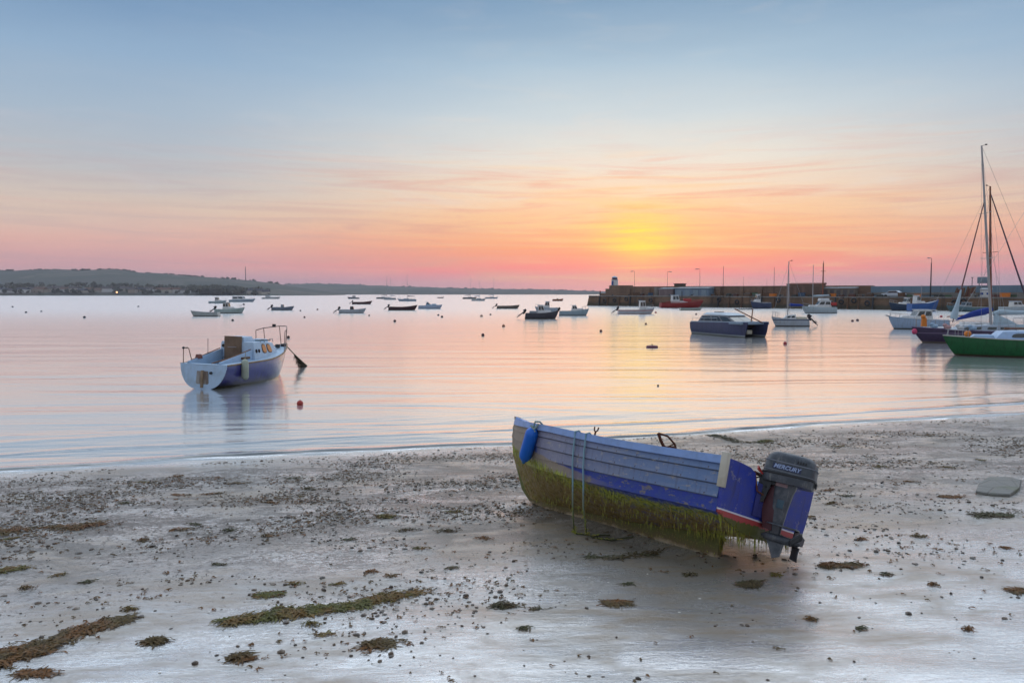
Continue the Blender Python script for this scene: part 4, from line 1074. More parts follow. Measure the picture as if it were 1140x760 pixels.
    # white yacht behind: bow to the right, brown mast, blue sail cover
    d = 57.0; foot = at_depth(1103, 352, d); hd = R(4); L = 8.2; mxl = L*.56
    o = Vector((foot.x, foot.y, 0)) - Vector((math.cos(hd), math.sin(hd), 0))*mxl
    t = thing('white_yacht', 'white sailing yacht behind the purple one with brown mast and blue sail cover', 'sailing yacht', (o.x, o.y, 0), hd)
    H = Hull(L, 2.5, .95, .72, .75, .35, .66, 1.0, 2.0)
    decked_hull(t, H, hull_paint((184,190,196), (60,60,70), .08), WHITE)
    c = Cabin(L*.32, L*.66, .8, .55, .70, 1.1, .05, .4, .84, -.05); c.build(t, WHITE); c.windows(t, [(.1,.4), (.5,.8)], .35, .75)
    zt = CAM_Z + (326-209)/FPX*57
    rig(t, H, mxl, 1.0, zt-1.0, MASTBROWN, (.52,), .095, (3.2, .75, -.25), None, False, (-.40, 0), .009)
    a = Vector((mxl-.1, 0, 1.86)); e = Vector((mxl-2.6, 0, 1.30))
    MB().tube([a+Vector((.15,0,.18)), a.lerp(e,.15)+Vector((0,0,.1)), a.lerp(e,.5)+Vector((0,0,.1)), e], [.16,.26,.22,.08], 8).build('sail_cover', CANVAS_BLUE, t)
    fs0 = Vector((mxl-.38, 0, 1+ (zt-1)*.955)); fe = H.pt(.98, 0, 1)
    MB().tube([fe, fe.lerp(fs0,.3), fs0], [.05,.06,.035], 6).build('furled_genoa', paint((84,66,84), .7, .3), t)
    pulpit(t, H, .82, .5, .016)
    # green yacht: bow to the left, runs out of the frame
    d = 40.6; bow = at_depth(1067, 395, d); hd = R(180-14); L = 7.4
    o = Vector((bow.x, bow.y, 0)) - Vector((math.cos(hd), math.sin(hd), 0))*(L-.75)
    t = thing('green_yacht', 'bright green hulled yacht with a white cabin at the right edge', 'yacht', (o.x, o.y, 0), hd)
    H = Hull(L, 2.4, 1.02, .86, .84, .35, .7, .85, 2.1)
    decked_hull(t, H, hull_paint((30,96,52), (74,40,34), .07), paint((170,186,206), .45, .25), paint((176,176,164), .5, .3))
    c = Cabin(L*.22, L*.71, .86, .62, .83, 1.32, .05, .45, .84, -.05); c.build(t, paint((160,184,214), .4, .25))
    c.windows(t, [(.10,.26), (.32,.52), (.60,.82)], .30, .76, rd=.3)
    MB().tube([(L*.24,0,1.42), (L*.62,0,1.40)], .05, 6).build('grab_rail', WOOD, t)
    c3 = Cabin(L*.70, L*.84, .5, .25, .88, 1.08, .0, .25, .85, 0); c3.build(t, paint((150,176,206), .45, .25), 'foredeck_hatch')
    rig(t, H, L*.42, 1.3, 7.6, ALU, (.55,), .065, None, None, True, (0,0), .007)
    pulpit(t, H, .86, .32, .014)
    M = Matrix.Translation((o.x, o.y, 0)) @ Matrix.Rotation(hd, 4, 'Z')
    w = M @ Vector((L*.855, .25, 1.12)); g = thing('buoy', 'orange ball buoy resting on the green yacht foredeck', 'buoy', tuple(w)); MB().sphere((0,0,0), .17).build('ball', ORANGE, g); MB().lathe([(.04,.15), (.03,.23)], 8).build('eye', DARK, g)
right_boats()

# ------------------------------------------------------------------ the small yacht aground at the left
def left_yacht():
    M = Matrix.Translation((-10.34, 26.28, 0)) @ Matrix.Rotation(R(76.7), 4, 'Z') @ Matrix.Rotation(R(.75), 4, 'Y') @ Matrix.Rotation(R(1.5), 4, 'X')
    t = thing('cabin_yacht', 'small white cabin yacht with blue lower hull and brown companionway board moored in the shallows', 'yacht', mat=M)
    L = 5.48; H = Hull(L, 1.9, 1.27, .86, .83, .40, .92, .75, 2.1, .7, 24, 11); H.e0 = .70; H.sd = .95
    hm = hull_paint((52,50,132), (64,40,34), .10, None, None, .2, 1.85, .34)
    o = fix_hull(H.hull_mesh().build('hull', hm, t))
    # deck with a cockpit well cut out of it
    DK = paint((176,198,218), .45, .25); IN = paint((150,176,204), .5, .3)
    H.deck_mesh(.36, 1.0, .02, .05).build('deck', DK, t, up=True)
    sd = MB()
    for sg in (1, -1):
        rows = []
        for i in range(9):
            tt = .37*i/8; p = H.pt(tt, 0, sg, .02); rows.append((Vector((p.x,p.y,p.z-.01)), Vector((p.x, sg*.56, p.z+.01))))
        b = [v for r in rows for v in r]; sd.add(b, [(2*i, 2*i+1, 2*i+3, 2*i+2) for i in range(8)])
    sd.build('side_deck', DK, t)
    MB().box((.12, 0, .815), (.20, 1.14, .03)).build('after_deck', DK, t, bevel=.008)
    co = MB()
    for sg in (1, -1):
        co.hexa([(.03,sg*.55,.40), (2.0,sg*.55,.40), (2.0,sg*.60,.40), (.03,sg*.60,.40)], [(.03,sg*.56,.90), (2.0,sg*.58,1.22), (2.0,sg*.64,1.22), (.03,sg*.62,.90)])
    co.build('cockpit_coaming', IN, t, bevel=.012)
    MB().box((1.05,0,.38), (1.9,1.1,.04)).build('cockpit_sole', CREAM, t)
    for sg in (1, -1): MB().box((1.1, sg*.40, .52), (1.7,.30,.22)).build('seat', DK, t, bevel=.02)
    mb = MB(); ring = [H.pt(0, j/14, 1) for j in range(15)] + [H.pt(0, j/14, -1) for j in range(13, -1, -1)]
    ring = [p for p in ring if p.z > -.12]
    mb.loft([[p+Vector((-.03,0,0)) for p in ring], [p+Vector((.01,0,0)) for p in ring]]).build('transom', paint((176,200,224), .4, .35), t, smooth=0)
    # transom: rudder bracket, rust stain, fittings
    a = H.pt(0, 0, 1); b = H.pt(0, .5, 1)
    MB().taper(-.10, .02, .04, .05, .05, .62, .03, .0, 1).build('rudder_bracket', paint((150,128,104), .7, .7), t, bevel=.01)
    m, tt, pr = new_mat('rust_stain')
    g = tt.node('ShaderNodeTexCoord').outputs['Object']; n = tt.noise(tt.mapping(g, (5,5,1.5)), 1.0, 5)
    tt.link(tt.mix(tt.smooth(n,.35,.65), (.16,.11,.08,1), (.36,.34,.32,1)), pr.inputs['Base Color']); pr.inputs['Roughness'].default_value = .7
    MB().prism([(-.20,.60), (-.24,.2), (-.14,.10), (.14,.10), (.24,.2), (.20,.60)], -.035, .05, 'yz').build('stained_pad', m, t)
    MB().tube([(-.06,-.32,.55), (.02,-.32,.55)], .045, 10).build('drain_fitting', DARK, t)
    # trunk cabin, hatch and companionway board
    WH = paint((176,196,216), .4, .25)
    c = Cabin(2.0, 4.25, .74, .44, .82, 1.50, .0, .5, .88, -.10); c.build(t, WH, bevel=.05)
    SUNSET_AMB = paint((206,140,84), .25, .2); FR = paint((120,88,60), .5, .3)  # sunset glow in the windows put into the amber pane colour
    for k in (1, -1):
        q = c.side(k)
        for u0, u1 in ((.36,.52), (.60,.76)):
            fr = window_on(t, q, u0-.012, u1+.012, .36, .90, (0,k,0), 'window', FR, .35)
            MB().plate(q, u0, u1, .41, .85, .022, .35, (0,k,0)).build('pane', SUNSET_AMB, fr, smooth=0)
        for u0 in (.04, .16): window_on(t, q, u0, u0+.08, .42, .62, (0,k,0), 'porthole', GLASS, .45)
    MB().loft([[(1.93, .36*math.sin(a), .86) if False else (1.93-.05*math.cos(a), .33*math.sin(a), z) for a in [math.pi*(-.5+i/8) for i in range(9)]] + [(2.02, .33, z), (2.02, -.33, z)] for z in (.80, 1.68)]).xform(Matrix.Translation((0,.14,0))).build('companionway_board', paint((124,100,80), .6, .45), t)
    MB().box((1.865, .12, 1.30), (.02,.34,.025)).build('board_handle', STEEL, t)
    MB().taper(2.04, 2.75, .36, .34, 1.47, 1.66, .0, .10, .9).xform(Matrix.Translation((0,.10,0))).build('sliding_hatch', WH, t, bevel=.03)
    MB().tube([(2.2,-.62,1.55), (3.4,-.50,1.50)], .02, 6).build('grab_rail', DARK, t)
    MB().taper(3.30, 3.75, .26, .22, 1.40, 1.52, .03, .05, .9).build('fore_hatch', DK, t, bevel=.02)
    rb = MB()
    for sg in (1,-1): rb.tube(H.sheer(0, 1, sg, -.01, -.02), .028, 6)
    rb.build('rubbing_strake', paint((150,122,92), .6, .4), t)
    # bow pulpit
    pu = MB()
    tp = [(4.25,.62,1.80), (4.6,.50,1.88), (5.2,.16,1.95), (5.36,0,1.95), (5.2,-.16,1.95), (4.6,-.50,1.88), (4.25,-.62,1.80)]
    pu.tube(tp, .018, 6)
    for i, ft in ((0,(4.25,.60)), (1,(4.65,.43)), (2,(5.25,.10)), (4,(5.25,-.10)), (5,(4.65,-.43)), (6,(4.25,-.60))):
        zf = H.pt(H.at(ft[0]),0,1).z; pu.tube([tp[i], (ft[0],ft[1],zf-.02)], .016, 6)
    pu.build('pulpit', paint((130,112,104), .4, .3, metal=.3), t)
    MB().box((5.0,.28,1.97), (.10,.10,.12)).build('bow_lamp', BLACK, t)
    st = MB(); st.tube([(.08,.80,.82), (.08,.80,1.34), (.42,.84,1.30), (.62,.85,.84)], .016, 6); st.tube([(.08,.80,1.34), (.08,.62,1.36)], .016, 6)
    st.build('pushpit', paint((120,96,80), .5, .3), t)
    MB().sphere((.08,.80,1.34), .045).build('stern_lamp', DARK, t)
    MB().tube([(1.15,.60,1.05), (1.15,.60,1.62)], .010, 5).build('antenna', DARK, t)
    MB().taper(.52, .80, .08, .06, .97, 1.12, .02, .06, .7).xform(Matrix.Translation((0,.60,-.02))).build('winch', paint((124,76,66), .5, .3), t, bevel=.02)
    MB().tube([(.35,-.1,.83), (.9,-.18,.92), (1.6,-.25,.95)], .02, 6).build('tiller', WOOD, t)
    MB().box((1.5,-.62,.96), (.5,.16,.08)).build('coiled_line', BROWN, t, bevel=.03)
    for x in (4.6, 5.0): MB().box((x,-.12,1.20), (.16,.14,.14)).build('anchor_windlass', DARK, t, bevel=.02)
    MB().tube([(1.97,.54,1.33), (2.01,.54,1.33)], .06, 10).build('compass', BLACK, t)
    MB().box((1.99,.50,.92), (.03,.30,.02)).build('shelf', BROWN, t)
    for x in (2.6, 3.2): MB().tube([(x,-.56,1.46), (x+.05,-.56,1.56), (x+.3,-.52,1.55), (x+.34,-.52,1.44)], .012, 5).build('handrail', STEEL, t)
    MB().tube([(.2,-.55,.93), (.9,-.57,1.05), (1.9,-.60,1.24)], .018, 5).build('coaming_trim', WOOD, t); MB().tube([(.2,.59,.93), (.9,.61,1.05), (1.9,.63,1.24)], .018, 5).build('coaming_trim', WOOD, t)
    # fender on the starboard quarter: hangs free, so a thing of its own
    w = M @ Vector((.92, -1.00, .62)); f = thing('fender', 'pale grey green fender hanging on the starboard quarter of the yacht', 'fender', tuple(w))
    MB().lathe([(.03,.36), (.09,.32), (.125,.26), (.125,-.26), (.09,-.32), (.03,-.36)], 12).build('body', paint((168,176,160), .5, .4), f)
    MB().tube([(0,0,.34), (.02,.05,.62)], .012, 5).build('lanyard', ROPE, f)
    # mooring line with weed hanging from it
    bw = M @ Vector((5.44, -.02, 1.16)); e = W(343, 406.5)
    r = thing('mooring_line', 'mooring line hung with dark weed running from the yacht bow into the water', 'rope', tuple(bw))
    P = [Vector((0,0,0)), (e-bw)*.3 + Vector((0,0,-.05)), (e-bw)*.65 + Vector((0,0,-.06)), (e-bw)+Vector((0,0,-.1))]
    MB().tube(P, .022, 6).build('line', ROPE, r)
    wd = MB(); rr = random.Random(5)
    for i in range(130):
        k = .34 + .64*rr.random(); p = (e-bw)*k + Vector((0,0,-.05)); l = (.10+.42*math.sin(math.pi*(k-.3)/.75))*(.4+.8*rr.random()); l = min(l, (p+bw).z+.1)
        s_ = .006+.014*rr.random(); dx = rr.uniform(-.09,.09)
        wd.add([(p.x-s_,p.y,p.z), (p.x+s_,p.y+.01,p.z), (p.x+dx+s_*.4,p.y,p.z-l), (p.x+dx-s_*.4,p.y+.01,p.z-l)], [(0,1,2,3)])
    wd.build('hanging_weed', mat_leaf((.030,.022,.014), (.07,.05,.026), sc_=6), r, smooth=0)
left_yacht()

# ------------------------------------------------------------------ the clinker boat on the sand
FB_T = Vector((2.219, 8.376, SLOPE*shore_n(2.219, 8.376)-.015))
FB = Matrix.Translation(FB_T) @ Matrix.Rotation(R(126.41), 4, 'Z') @ Matrix.Rotation(R(2.28), 4, 'Y') @ Matrix.Rotation(R(20.94), 4, 'X')
FB_L0, FB_L1 = -.417, 4.154
def fb_b(t):
    if t < .35: return .772 + .078*math.sin(math.pi/2*t/.35)
    return max(.03, .85*(1-((t-.35)/.65)**2.4))
def fb_s(t): return .985 - .02*math.sin(math.pi*min(1,t/.6)) + .175*t**3.2
def fb_k(t):
    return .315 - .20*math.sin(math.pi/2*min(1,t/.6)) + (0 if t < .6 else -.055*(t-.6)/.4)
def fb_pt(t, g, side=1, lip=True, inset=0.0):
    """g 0..4 strakes (sheer to chine), 4..8 bottom to keel"""
    b = fb_b(t); s = fb_s(t); k = fb_k(t)
    cz = .458 - .02*t + .22*t**4; cb = b*(.94 - .10*t - .32*max(0,(t-.5)/.5)**1.6)
    cb = max(.026, cb)
    if g <= 4:
        u = g/4; y = b + (cb-b)*(u**1.25) + .02*math.sin(math.pi*u)*(1-t); z = s + (cz-s)*u
    else:
        u = (g-4)/4; y = cb*(1-u)**.75*(1-.15*u) + .02*u; z = cz + (k-cz)*(u**(1.15))
        bul = .06*math.sin(math.pi*u)*(1-abs(2*t-1)**2); z -= bul*.4; y += bul*.6
    zr = max(0, (z-k)/(s-k))
    x = FB_L0 + (FB_L1-FB_L0)*t - .83*t**5*(1-zr)**1.9
    y = max(.026, y-inset)
    return Vector((x, side*y, z))
def fb_hull_mat():
    m, t, p = new_mat('clinker_paint')
    uv = t.node('ShaderNodeUVMap'); uv.uv_map = 'girth'
    sep = t.node('ShaderNodeSeparateXYZ'); t.link(uv.outputs[0], sep.inputs[0]); u, g = sep.outputs[0], sep.outputs[1]   # u metres from transom, g strake count
    ob = t.node('ShaderNodeTexCoord').outputs['Object']
    n1 = t.noise(ob, 3.2, 6, .65, .4); n2 = t.noise(ob, 14, 5, .65); n3 = t.noise(t.mapping(ob, (22, 22, 2.0)), 1.0, 5, .65)
    n4 = t.noise(t.mapping(ob, (.8, 5, 5)), 3.0, 5, .6)
    # faded grey blue paint, bluer towards the stern
    grey = t.mix(t.smooth(u, .3, 3.4), (.105,.170,.32,1), (.215,.205,.28,1))
    grey = t.mix(t.math('MULTIPLY', t.smooth(n4, .45, .7), .35), grey, (.27,.26,.30,1))
    grey = t.mix(t.math('MULTIPLY', t.smooth(n3, .50, .72), .5), grey, (.07,.07,.10,1)); grey = t.mix(t.math('MULTIPLY', t.smooth(n2, .60, .68), .6), grey, (.33,.31,.31,1))
    # each board: dark seam line along the lower lip
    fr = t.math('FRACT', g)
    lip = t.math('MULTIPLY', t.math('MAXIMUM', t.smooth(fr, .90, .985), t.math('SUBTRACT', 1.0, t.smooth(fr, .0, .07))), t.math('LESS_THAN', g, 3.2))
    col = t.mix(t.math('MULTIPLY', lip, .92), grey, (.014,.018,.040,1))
    fu = t.math('MULTIPLY', t.math('SUBTRACT', t.math('FRACT', t.math('MULTIPLY', u, 1/.32)), .5), .32)
    fg = t.math('MULTIPLY', t.math('SUBTRACT', fr, .80), .13)
    nd = t.math('SQRT', t.math('ADD', t.math('MULTIPLY', fu, fu), t.math('MULTIPLY', fg, fg)))
    nail = t.math('MULTIPLY', t.math('SUBTRACT', 1.0, t.smooth(nd, .005, .011)), t.math('LESS_THAN', g, 3.0))
    run = t.math('MULTIPLY', t.math('MULTIPLY', t.math('SUBTRACT', 1.0, t.smooth(t.math('ABSOLUTE', fu), .004, .016)), t.math('MULTIPLY', t.smooth(n1, .45, .6), t.math('GREATER_THAN', fr, .80))), .6)
    col = t.mix(t.math('MULTIPLY', run, t.math('LESS_THAN', g, 3.0)), col, (.13,.075,.05,1)); col = t.mix(t.math('MULTIPLY', nail, .8), col, (.05,.032,.03,1))
    n6 = t.noise(t.mapping(ob, (5, 16, 16)), 1.0, 7, .72)
    col = t.mix(t.math('MULTIPLY', t.smooth(n6, .60, .63), .75), col, (.30,.27,.24,1)); col = t.mix(t.math('MULTIPLY', t.smooth(n6, .36, .33), .55), col, (.035,.06,.20,1))
    # strong blue lower strake (and blue patches showing near the bow)
    gw = t.math('ADD', g, t.math('MULTIPLY', t.math('SUBTRACT', n1, .5), .55))
    blue = t.mix(t.smooth(n2, .4, .7), (.014,.036,.28,1), (.030,.058,.22,1)); blue = t.mix(t.math('MULTIPLY', t.smooth(n6, .57, .60), .8), blue, (.20,.165,.11,1))
    aft = t.math('SUBTRACT', 1.0, t.smooth(u, 2.2, 3.3))
    low = t.math('GREATER_THAN', g, 3.0)
    bl = t.math('MULTIPLY', low, t.smooth(t.math('ADD', aft, t.math('MULTIPLY', t.math('SUBTRACT', n1, .5), 1.5)), .35, .5))
    col = t.mix(bl, col, blue)
    bowp = t.math('MULTIPLY', t.math('MULTIPLY', t.smooth(u, 3.12, 3.22), t.math('SUBTRACT', 1.0, t.smooth(u, 3.50, 3.58))), t.smooth(t.math('ADD', n2, t.math('MULTIPLY', n1, .4)), .58, .70))
    col = t.mix(t.math('MULTIPLY', bowp, t.math('GREATER_THAN', g, .25)), col, (.03,.07,.25,1))
    # bare tan primer: at the stem and as a worn band above the weed forward
    tan = t.mix(n2, (.30,.235,.165,1), (.20,.155,.11,1))
    bowtan = t.smooth(t.math('ADD', u, t.math('MULTIPLY', t.math('SUBTRACT', n1, .5), .35)), 3.52, 3.60)
    col = t.mix(bowtan, col, tan)
    edge = t.math('ADD', 4.55, t.math('MULTIPLY', t.smooth(u, 1.0, 4.0), -1.55))        # where weed starts
    band = t.math('MULTIPLY', t.smooth(t.math('SUBTRACT', gw, t.math('SUBTRACT', edge, .75)), -.10, .10), t.smooth(u, 1.2, 2.6))
    col = t.mix(band, col, tan)
    # green weed line then brown growth on the bottom
    gx = t.math('ADD', gw, t.math('MULTIPLY', t.math('SUBTRACT', n3, .5), 1.4))
    wf = t.math('MULTIPLY', t.smooth(t.math('SUBTRACT', gx, edge), -.25, .30), t.math('ADD', .55, t.math('MULTIPLY', t.smooth(n2, .36, .55), .45)))
    wcol = t.mix(t.smooth(n3, .38, .62), (.15,.18,.016,1), (.38,.39,.035,1))
    wcol = t.mix(t.smooth(t.math('SUBTRACT', gw, edge), .5, 1.7), wcol, t.mix(n3, (.17,.085,.022,1), (.28,.22,.045,1)))
    wcol = t.mix(t.math('MULTIPLY', t.smooth(n2, .52, .7), .7), wcol, (.022,.018,.010,1))
    col = t.mix(wf, col, wcol)
    t.link(col, p.inputs['Base Color'])
    t.link(t.math('ADD', .42, t.math('ADD', t.math('MULTIPLY', n2, .2), t.math('MULTIPLY', wf, .25))), p.inputs['Roughness'])
    h = t.math('ADD', t.math('MULTIPLY', n2, .35), t.math('MULTIPLY', t.math('MULTIPLY', n3, wf), 2.2))
    bump(t, p, h, .012, .7)
    return m
def weed_mat(): 
    m, t, p = new_mat('hanging_weed')
    ob = t.node('ShaderNodeTexCoord').outputs['Object']
    n = t.noise(ob, 5.0, 4); n2 = t.noise(ob, 40, 3)
    c = t.mix(t.smooth(n, .4, .6), (.29,.31,.026,1), (.25,.155,.03,1)); c = t.mix(t.math('MULTIPLY', t.smooth(n2, .45, .65), .7), c, (.085,.080,.018,1))
    t.link(c, p.inputs['Base Color']); p.inputs['Roughness'].default_value = .55
    return m
def clinker_boat():
    t = thing('clinker_boat', 'blue and grey clinker boat with an outboard motor leaning on the wet sand', 'boat', mat=FB)
    hm = fb_hull_mat(); WM = weed_mat()
    RAIL = paint((128,156,206), .4, .35, 5); BLUE = paint((28,36,150), .4, .3, 4)
    # planking
    ts = [i/30*.9 for i in range(31)] + [.92,.94,.955,.97,.982,.992,1.0]
    gs = [(0,0),(.5,0),(1,.012),(1,0),(1.5,0),(2,.012),(2,0),(2.5,0),(3,.012),(3,0),(3.5,0),(4,.010),(4.3,0),(4.8,0),(5.4,0),(6.2,0),(7,0),(7.6,0),(8,0)]
    mb = MB(); uvs = []
    for side in (1, -1):
        b0 = len(mb.v)
        for tt in ts:
            for g, off in gs:
                q = fb_pt(tt, g, side); o_ = .014 if g in (1,2,3) and off == 0 else 0
                q.y += side*(off - 0*o_); mb.v.append(q); uvs.append(((FB_L1-FB_L0)*tt, g-.001 if off else g+.001))
        w = len(gs)
        for i in range(len(ts)-1):
            for j in range(w-1): mb.f.append((b0+i*w+j, b0+i*w+j+1, b0+(i+1)*w+j+1, b0+(i+1)*w+j))
    me = bpy.data.meshes.new('hull'); me.from_pydata([tuple(v) for v in mb.v], [], mb.f)
    ul = me.uv_layers.new(name='girth')
    for lp in me.loops: ul.data[lp.index].uv = uvs[lp.vertex_index]
    for pl in me.polygons: pl.use_smooth = True
    bm = bmesh.new(); bm.from_mesh(me); bmesh.ops.recalc_face_normals(bm, faces=bm.faces)
    for e in bm.edges:
        if len(e.link_faces) == 2 and e.calc_face_angle(0) > R(28): e.smooth = False
    # make sure the outside faces outward
    f0 = max(bm.faces, key=lambda f: f.calc_center_median().y)
    bm.to_mesh(me); bm.free(); me.materials.append(hm)
    hull = bpy.data.objects.new('hull', me); COL.objects.link(hull); hull.parent = t
    INN = paint((120,124,132), .7, .5, 5)
    li = MB(); gi = (0,1,2,3,4,5,6,7,8)
    for side in (1,-1):
        b0 = len(li.v)
        for tt in ts[:34]:
            for g in gi:
                q = fb_pt(tt, g, side, inset=.03); q.z += .012 if g > 4 else 0; li.v.append(q)
        w = len(gi)
        for i in range(33):
            for j in range(w-1): li.f.append((b0+i*w+j, b0+i*w+j+1, b0+(i+1)*w+j+1, b0+(i+1)*w+j))
    li.build('inner_planking', INN, t)
    fl = MB(); rows = []
    for i in range(16):
        tt = .02+.74*i/15; p = fb_pt(tt, 4.6, 1, inset=.06); rows += [Vector((p.x, p.y-.02, .47)), Vector((p.x, -p.y+.02, .47))]
    fl.add(rows, [(2*i, 2*i+1, 2*i+3, 2*i+2) for i in range(15)]).build('floor_boards', paint((110,96,78), .8, .5), t)
    for tt in (.22, .45, .66):
        p = fb_pt(tt, 1.2, 1, inset=.04); MB().box((p.x, 0, fb_s(tt)-.17), (.24, 2*p.y-.01, .035)).build('thwart', paint((118,104,84), .7, .5), t, bevel=.006)
    rb = MB()
    for i in range(9):
        tt = .08+.80*i/9
        for sg in (1,-1): rb.tube([fb_pt(tt, g, sg, inset=.035) for g in (.1,1,2,3,4,5,6.5)], .016, 4)
    rb.build('ribs', INN, t)
    # gunwale: broad pale blue capping
    for sg in (1, -1):
        rings = []
        for tt in ts[:-2]:
            p = fb_pt(tt, 0, sg); q = fb_pt(min(1,tt+.004), 0, sg); d = (q-p); d.z = 0; d.normalize() if d.length > 0 else None
            n = Vector((-d.y, d.x, 0))*sg if d.length else Vector((0,sg,0))
            rings.append([p+n*.030+Vector((0,0,-.055)), p+n*.034+Vector((0,0,.026)), p-n*.045+Vector((0,0,.030)), p-n*.045+Vector((0,0,-.02)), p+n*.004+Vector((0,0,-.055))])
        MB().loft(rings).build('gunwale', RAIL, t, smooth=30)
    # stem and keel in one sweep, grown over with weed
    outer = [(-.02,.0), (1.5,.0), (2.9,.015), (3.30,.05), (3.55,.19), (3.76,.43), (3.94,.72), (4.09,1.02), (4.19,1.225)]
    inner = [(4.09,1.225), (3.99,1.02), (3.83,.74), (3.62,.47), (3.38,.27), (3.1,.20), (1.5,.20), (.02,.34)]
    km, kt, kp = new_mat('keel_wood'); ob = kt.node('ShaderNodeTexCoord').outputs['Object']; s3 = kt.node('ShaderNodeSeparateXYZ'); kt.link(ob, s3.inputs[0])
    kn = kt.noise(ob, 9, 5, .65); kz = kt.math('ADD', s3.outputs[2], kt.math('MULTIPLY', kn, .18))
    kc = kt.ramp(kz, [(.0,(.42,.33,.22)), (.10,(.36,.27,.17)), (.15,(.12,.085,.03)), (.24,(.10,.10,.018)), (.50,(.105,.115,.022)), (.60,(.24,.19,.13)), (1,(.30,.24,.17))])  # weed and tan wood; lit strip along the bottom edge painted in paler
    kt.link(kc, kp.inputs['Base Color']); kp.inputs['Roughness'].default_value = .75; bump(kt, kp, kn, .01, .6)
    MB().prism(outer+inner, -.034, .034).build('keel', km, t, bevel=.006, smooth=30)
    MB().prism([(4.04,1.12), (4.06,1.215), (3.66,1.13), (3.68,1.08)], -.10, .10).build('breasthook', RAIL, t, bevel=.008)
    # transom with cut-out
    prof = [(.790,.995), (.780,.80), (.755,.60), (.726,.458), (.60,.400), (.40,.345), (.20,.320), (0,.312)]
    top = [(.17,.80), (.25,.825), (.30,.955), (.40,.992), (.60,1.002), (.775,1.0)]
    outl = [(y,z) for y,z in top] + prof + [(-y,z) for y,z in prof[::-1][1:]] + [(-y,z) for y,z in top[::-1]]
    tm, tt_, tp_ = new_mat('transom_paint'); ob = tt_.node('ShaderNodeTexCoord').outputs['Object']; s3 = tt_.node('ShaderNodeSeparateXYZ'); tt_.link(ob, s3.inputs[0])
    z = s3.outputs[2]; tn = tt_.noise(ob, 6, 6, .65); tn2 = tt_.noise(tt_.mapping(ob, (20,20,2)), 1.0, 4)
    c = tt_.mix(tt_.smooth(tn, .38, .66), (.014,.034,.30,1), (.032,.045,.22,1))
    c = tt_.mix(tt_.math('MULTIPLY', tt_.smooth(tn2, .56, .75), .5), c, (.015,.016,.10,1)); tn3 = tt_.noise(tt_.mapping(ob, (6,9,9)), 1.0, 7, .72); c = tt_.mix(tt_.math('MULTIPLY', tt_.smooth(tn3, .60, .63), .6), c, (.22,.20,.22,1))
    c = tt_.mix(tt_.math('LESS_THAN', z, .500), c, (.58,.56,.60,1))
    c = tt_.mix(tt_.math('LESS_THAN', z, .484), c, (.36,.05,.05,1))
    zz = tt_.math('ADD', z, tt_.math('MULTIPLY', tt_.math('SUBTRACT', tn2, .5), .10))
    c = tt_.mix(tt_.math('LESS_THAN', zz, .430), c, tt_.mix(tn2, (.05,.055,.012,1), (.12,.11,.02,1)))
    tt_.link(c, tp_.inputs['Base Color']); tp_.inputs['Roughness'].default_value = .38; bump(tt_, tp_, tn, .004, .5)
    MB().prism(outl, FB_L0-.045, FB_L0+.004, 'yz').build('transom', tm, t, smooth=0)
    MB().hexa([(FB_L0-.065,.785,.70), (FB_L0+.012,.80,.70), (FB_L0+.012,.765,.70), (FB_L0-.065,.745,.70)],
              [(FB_L0-.065,.815,1.045), (FB_L0+.012,.83,1.045), (FB_L0+.012,.79,1.045), (FB_L0-.065,.77,1.045)]).build('corner_batten', paint((190,182,166), .6, .4), t, bevel=.006)
    MB().box((FB_L0-.055, 0, .70), (.02, .46, .34)).build('motor_pad', paint((40,44,110), .6, .5), t, bevel=.006)
    # weed strands hanging from the bottom
    r_ = random.Random(9); wd = MB(); Mi = FB.inverted().to_3x3(); down = (Mi @ Vector((0,0,-1))).normalized()
    def strand(p, l, w):
        side = Vector((1,0,0)); b = len(wd.v); dv = down*l + Vector((r_.uniform(-.02,.02), r_.uniform(-.01,.01), 0))
        lat = Vector((w, r_.uniform(-.3,.3)*w, 0))
        wd.v += [p-lat, p+lat, p+dv*.55+lat*.8+Vector((r_.uniform(-.008,.008),0,0)), p+dv*.55-lat*.8, p+dv]
        wd.f += [(b,b+1,b+2,b+3), (b+3,b+2,b+4)]
    for _ in range(2600):
        side = 1 if r_.random() < .72 else -1
        tt = r_.random()**.9*.97; lo = 4.55 - 1.55*max(0, min(1, (tt*4.57-1.0)/3.0)) + .55*noise.noise((tt*9, side, 0)) + .3*noise.noise((tt*31, side, 2)); g = lo + (7.9-lo)*r_.random()**1.3
        p = fb_pt(tt, g, side); p += Vector((0, side*.010, -.006))
        if noise.noise((tt*7, g*1.2, 5.0)) + .5*noise.noise((tt*26, g*2, 1.0)) < -.05: continue
        l = .75* r_.uniform(.03, .13)*(1 if tt < .75 else .6)
        wz = (FB @ p).z - sand_z(*(FB @ p).xy)
        strand(p, min(l, max(.02, wz-.01)), r_.uniform(.0015, .004))
    for _ in range(170):
        y = r_.uniform(-.72,.72); zb = interp([(0,.312),(.2,.32),(.4,.345),(.6,.4),(.726,.458)], abs(y))
        strand(Vector((FB_L0-r_.uniform(.0,.05), y, zb+r_.uniform(-.005,.06))), r_.uniform(.05,.22), r_.uniform(.0015,.0035))
    for _ in range(650):
        x = r_.uniform(0, 3.0); strand(Vector((x, .038, r_.uniform(.05,.26))), r_.uniform(.03,.09), r_.uniform(.0015,.0035))
    for _ in range(90):
        strand(Vector((r_.uniform(-.02,.02), r_.uniform(-.03,.035), r_.uniform(.12,.33))), r_.uniform(.04,.12), r_.uniform(.0015,.003))
    for _ in range(160):
        tt = r_.random()*.16; strand(fb_pt(tt, 7.0+r_.random(), 1)+Vector((0,0,-.004)), r_.uniform(.05,.16), r_.uniform(.0015,.003))
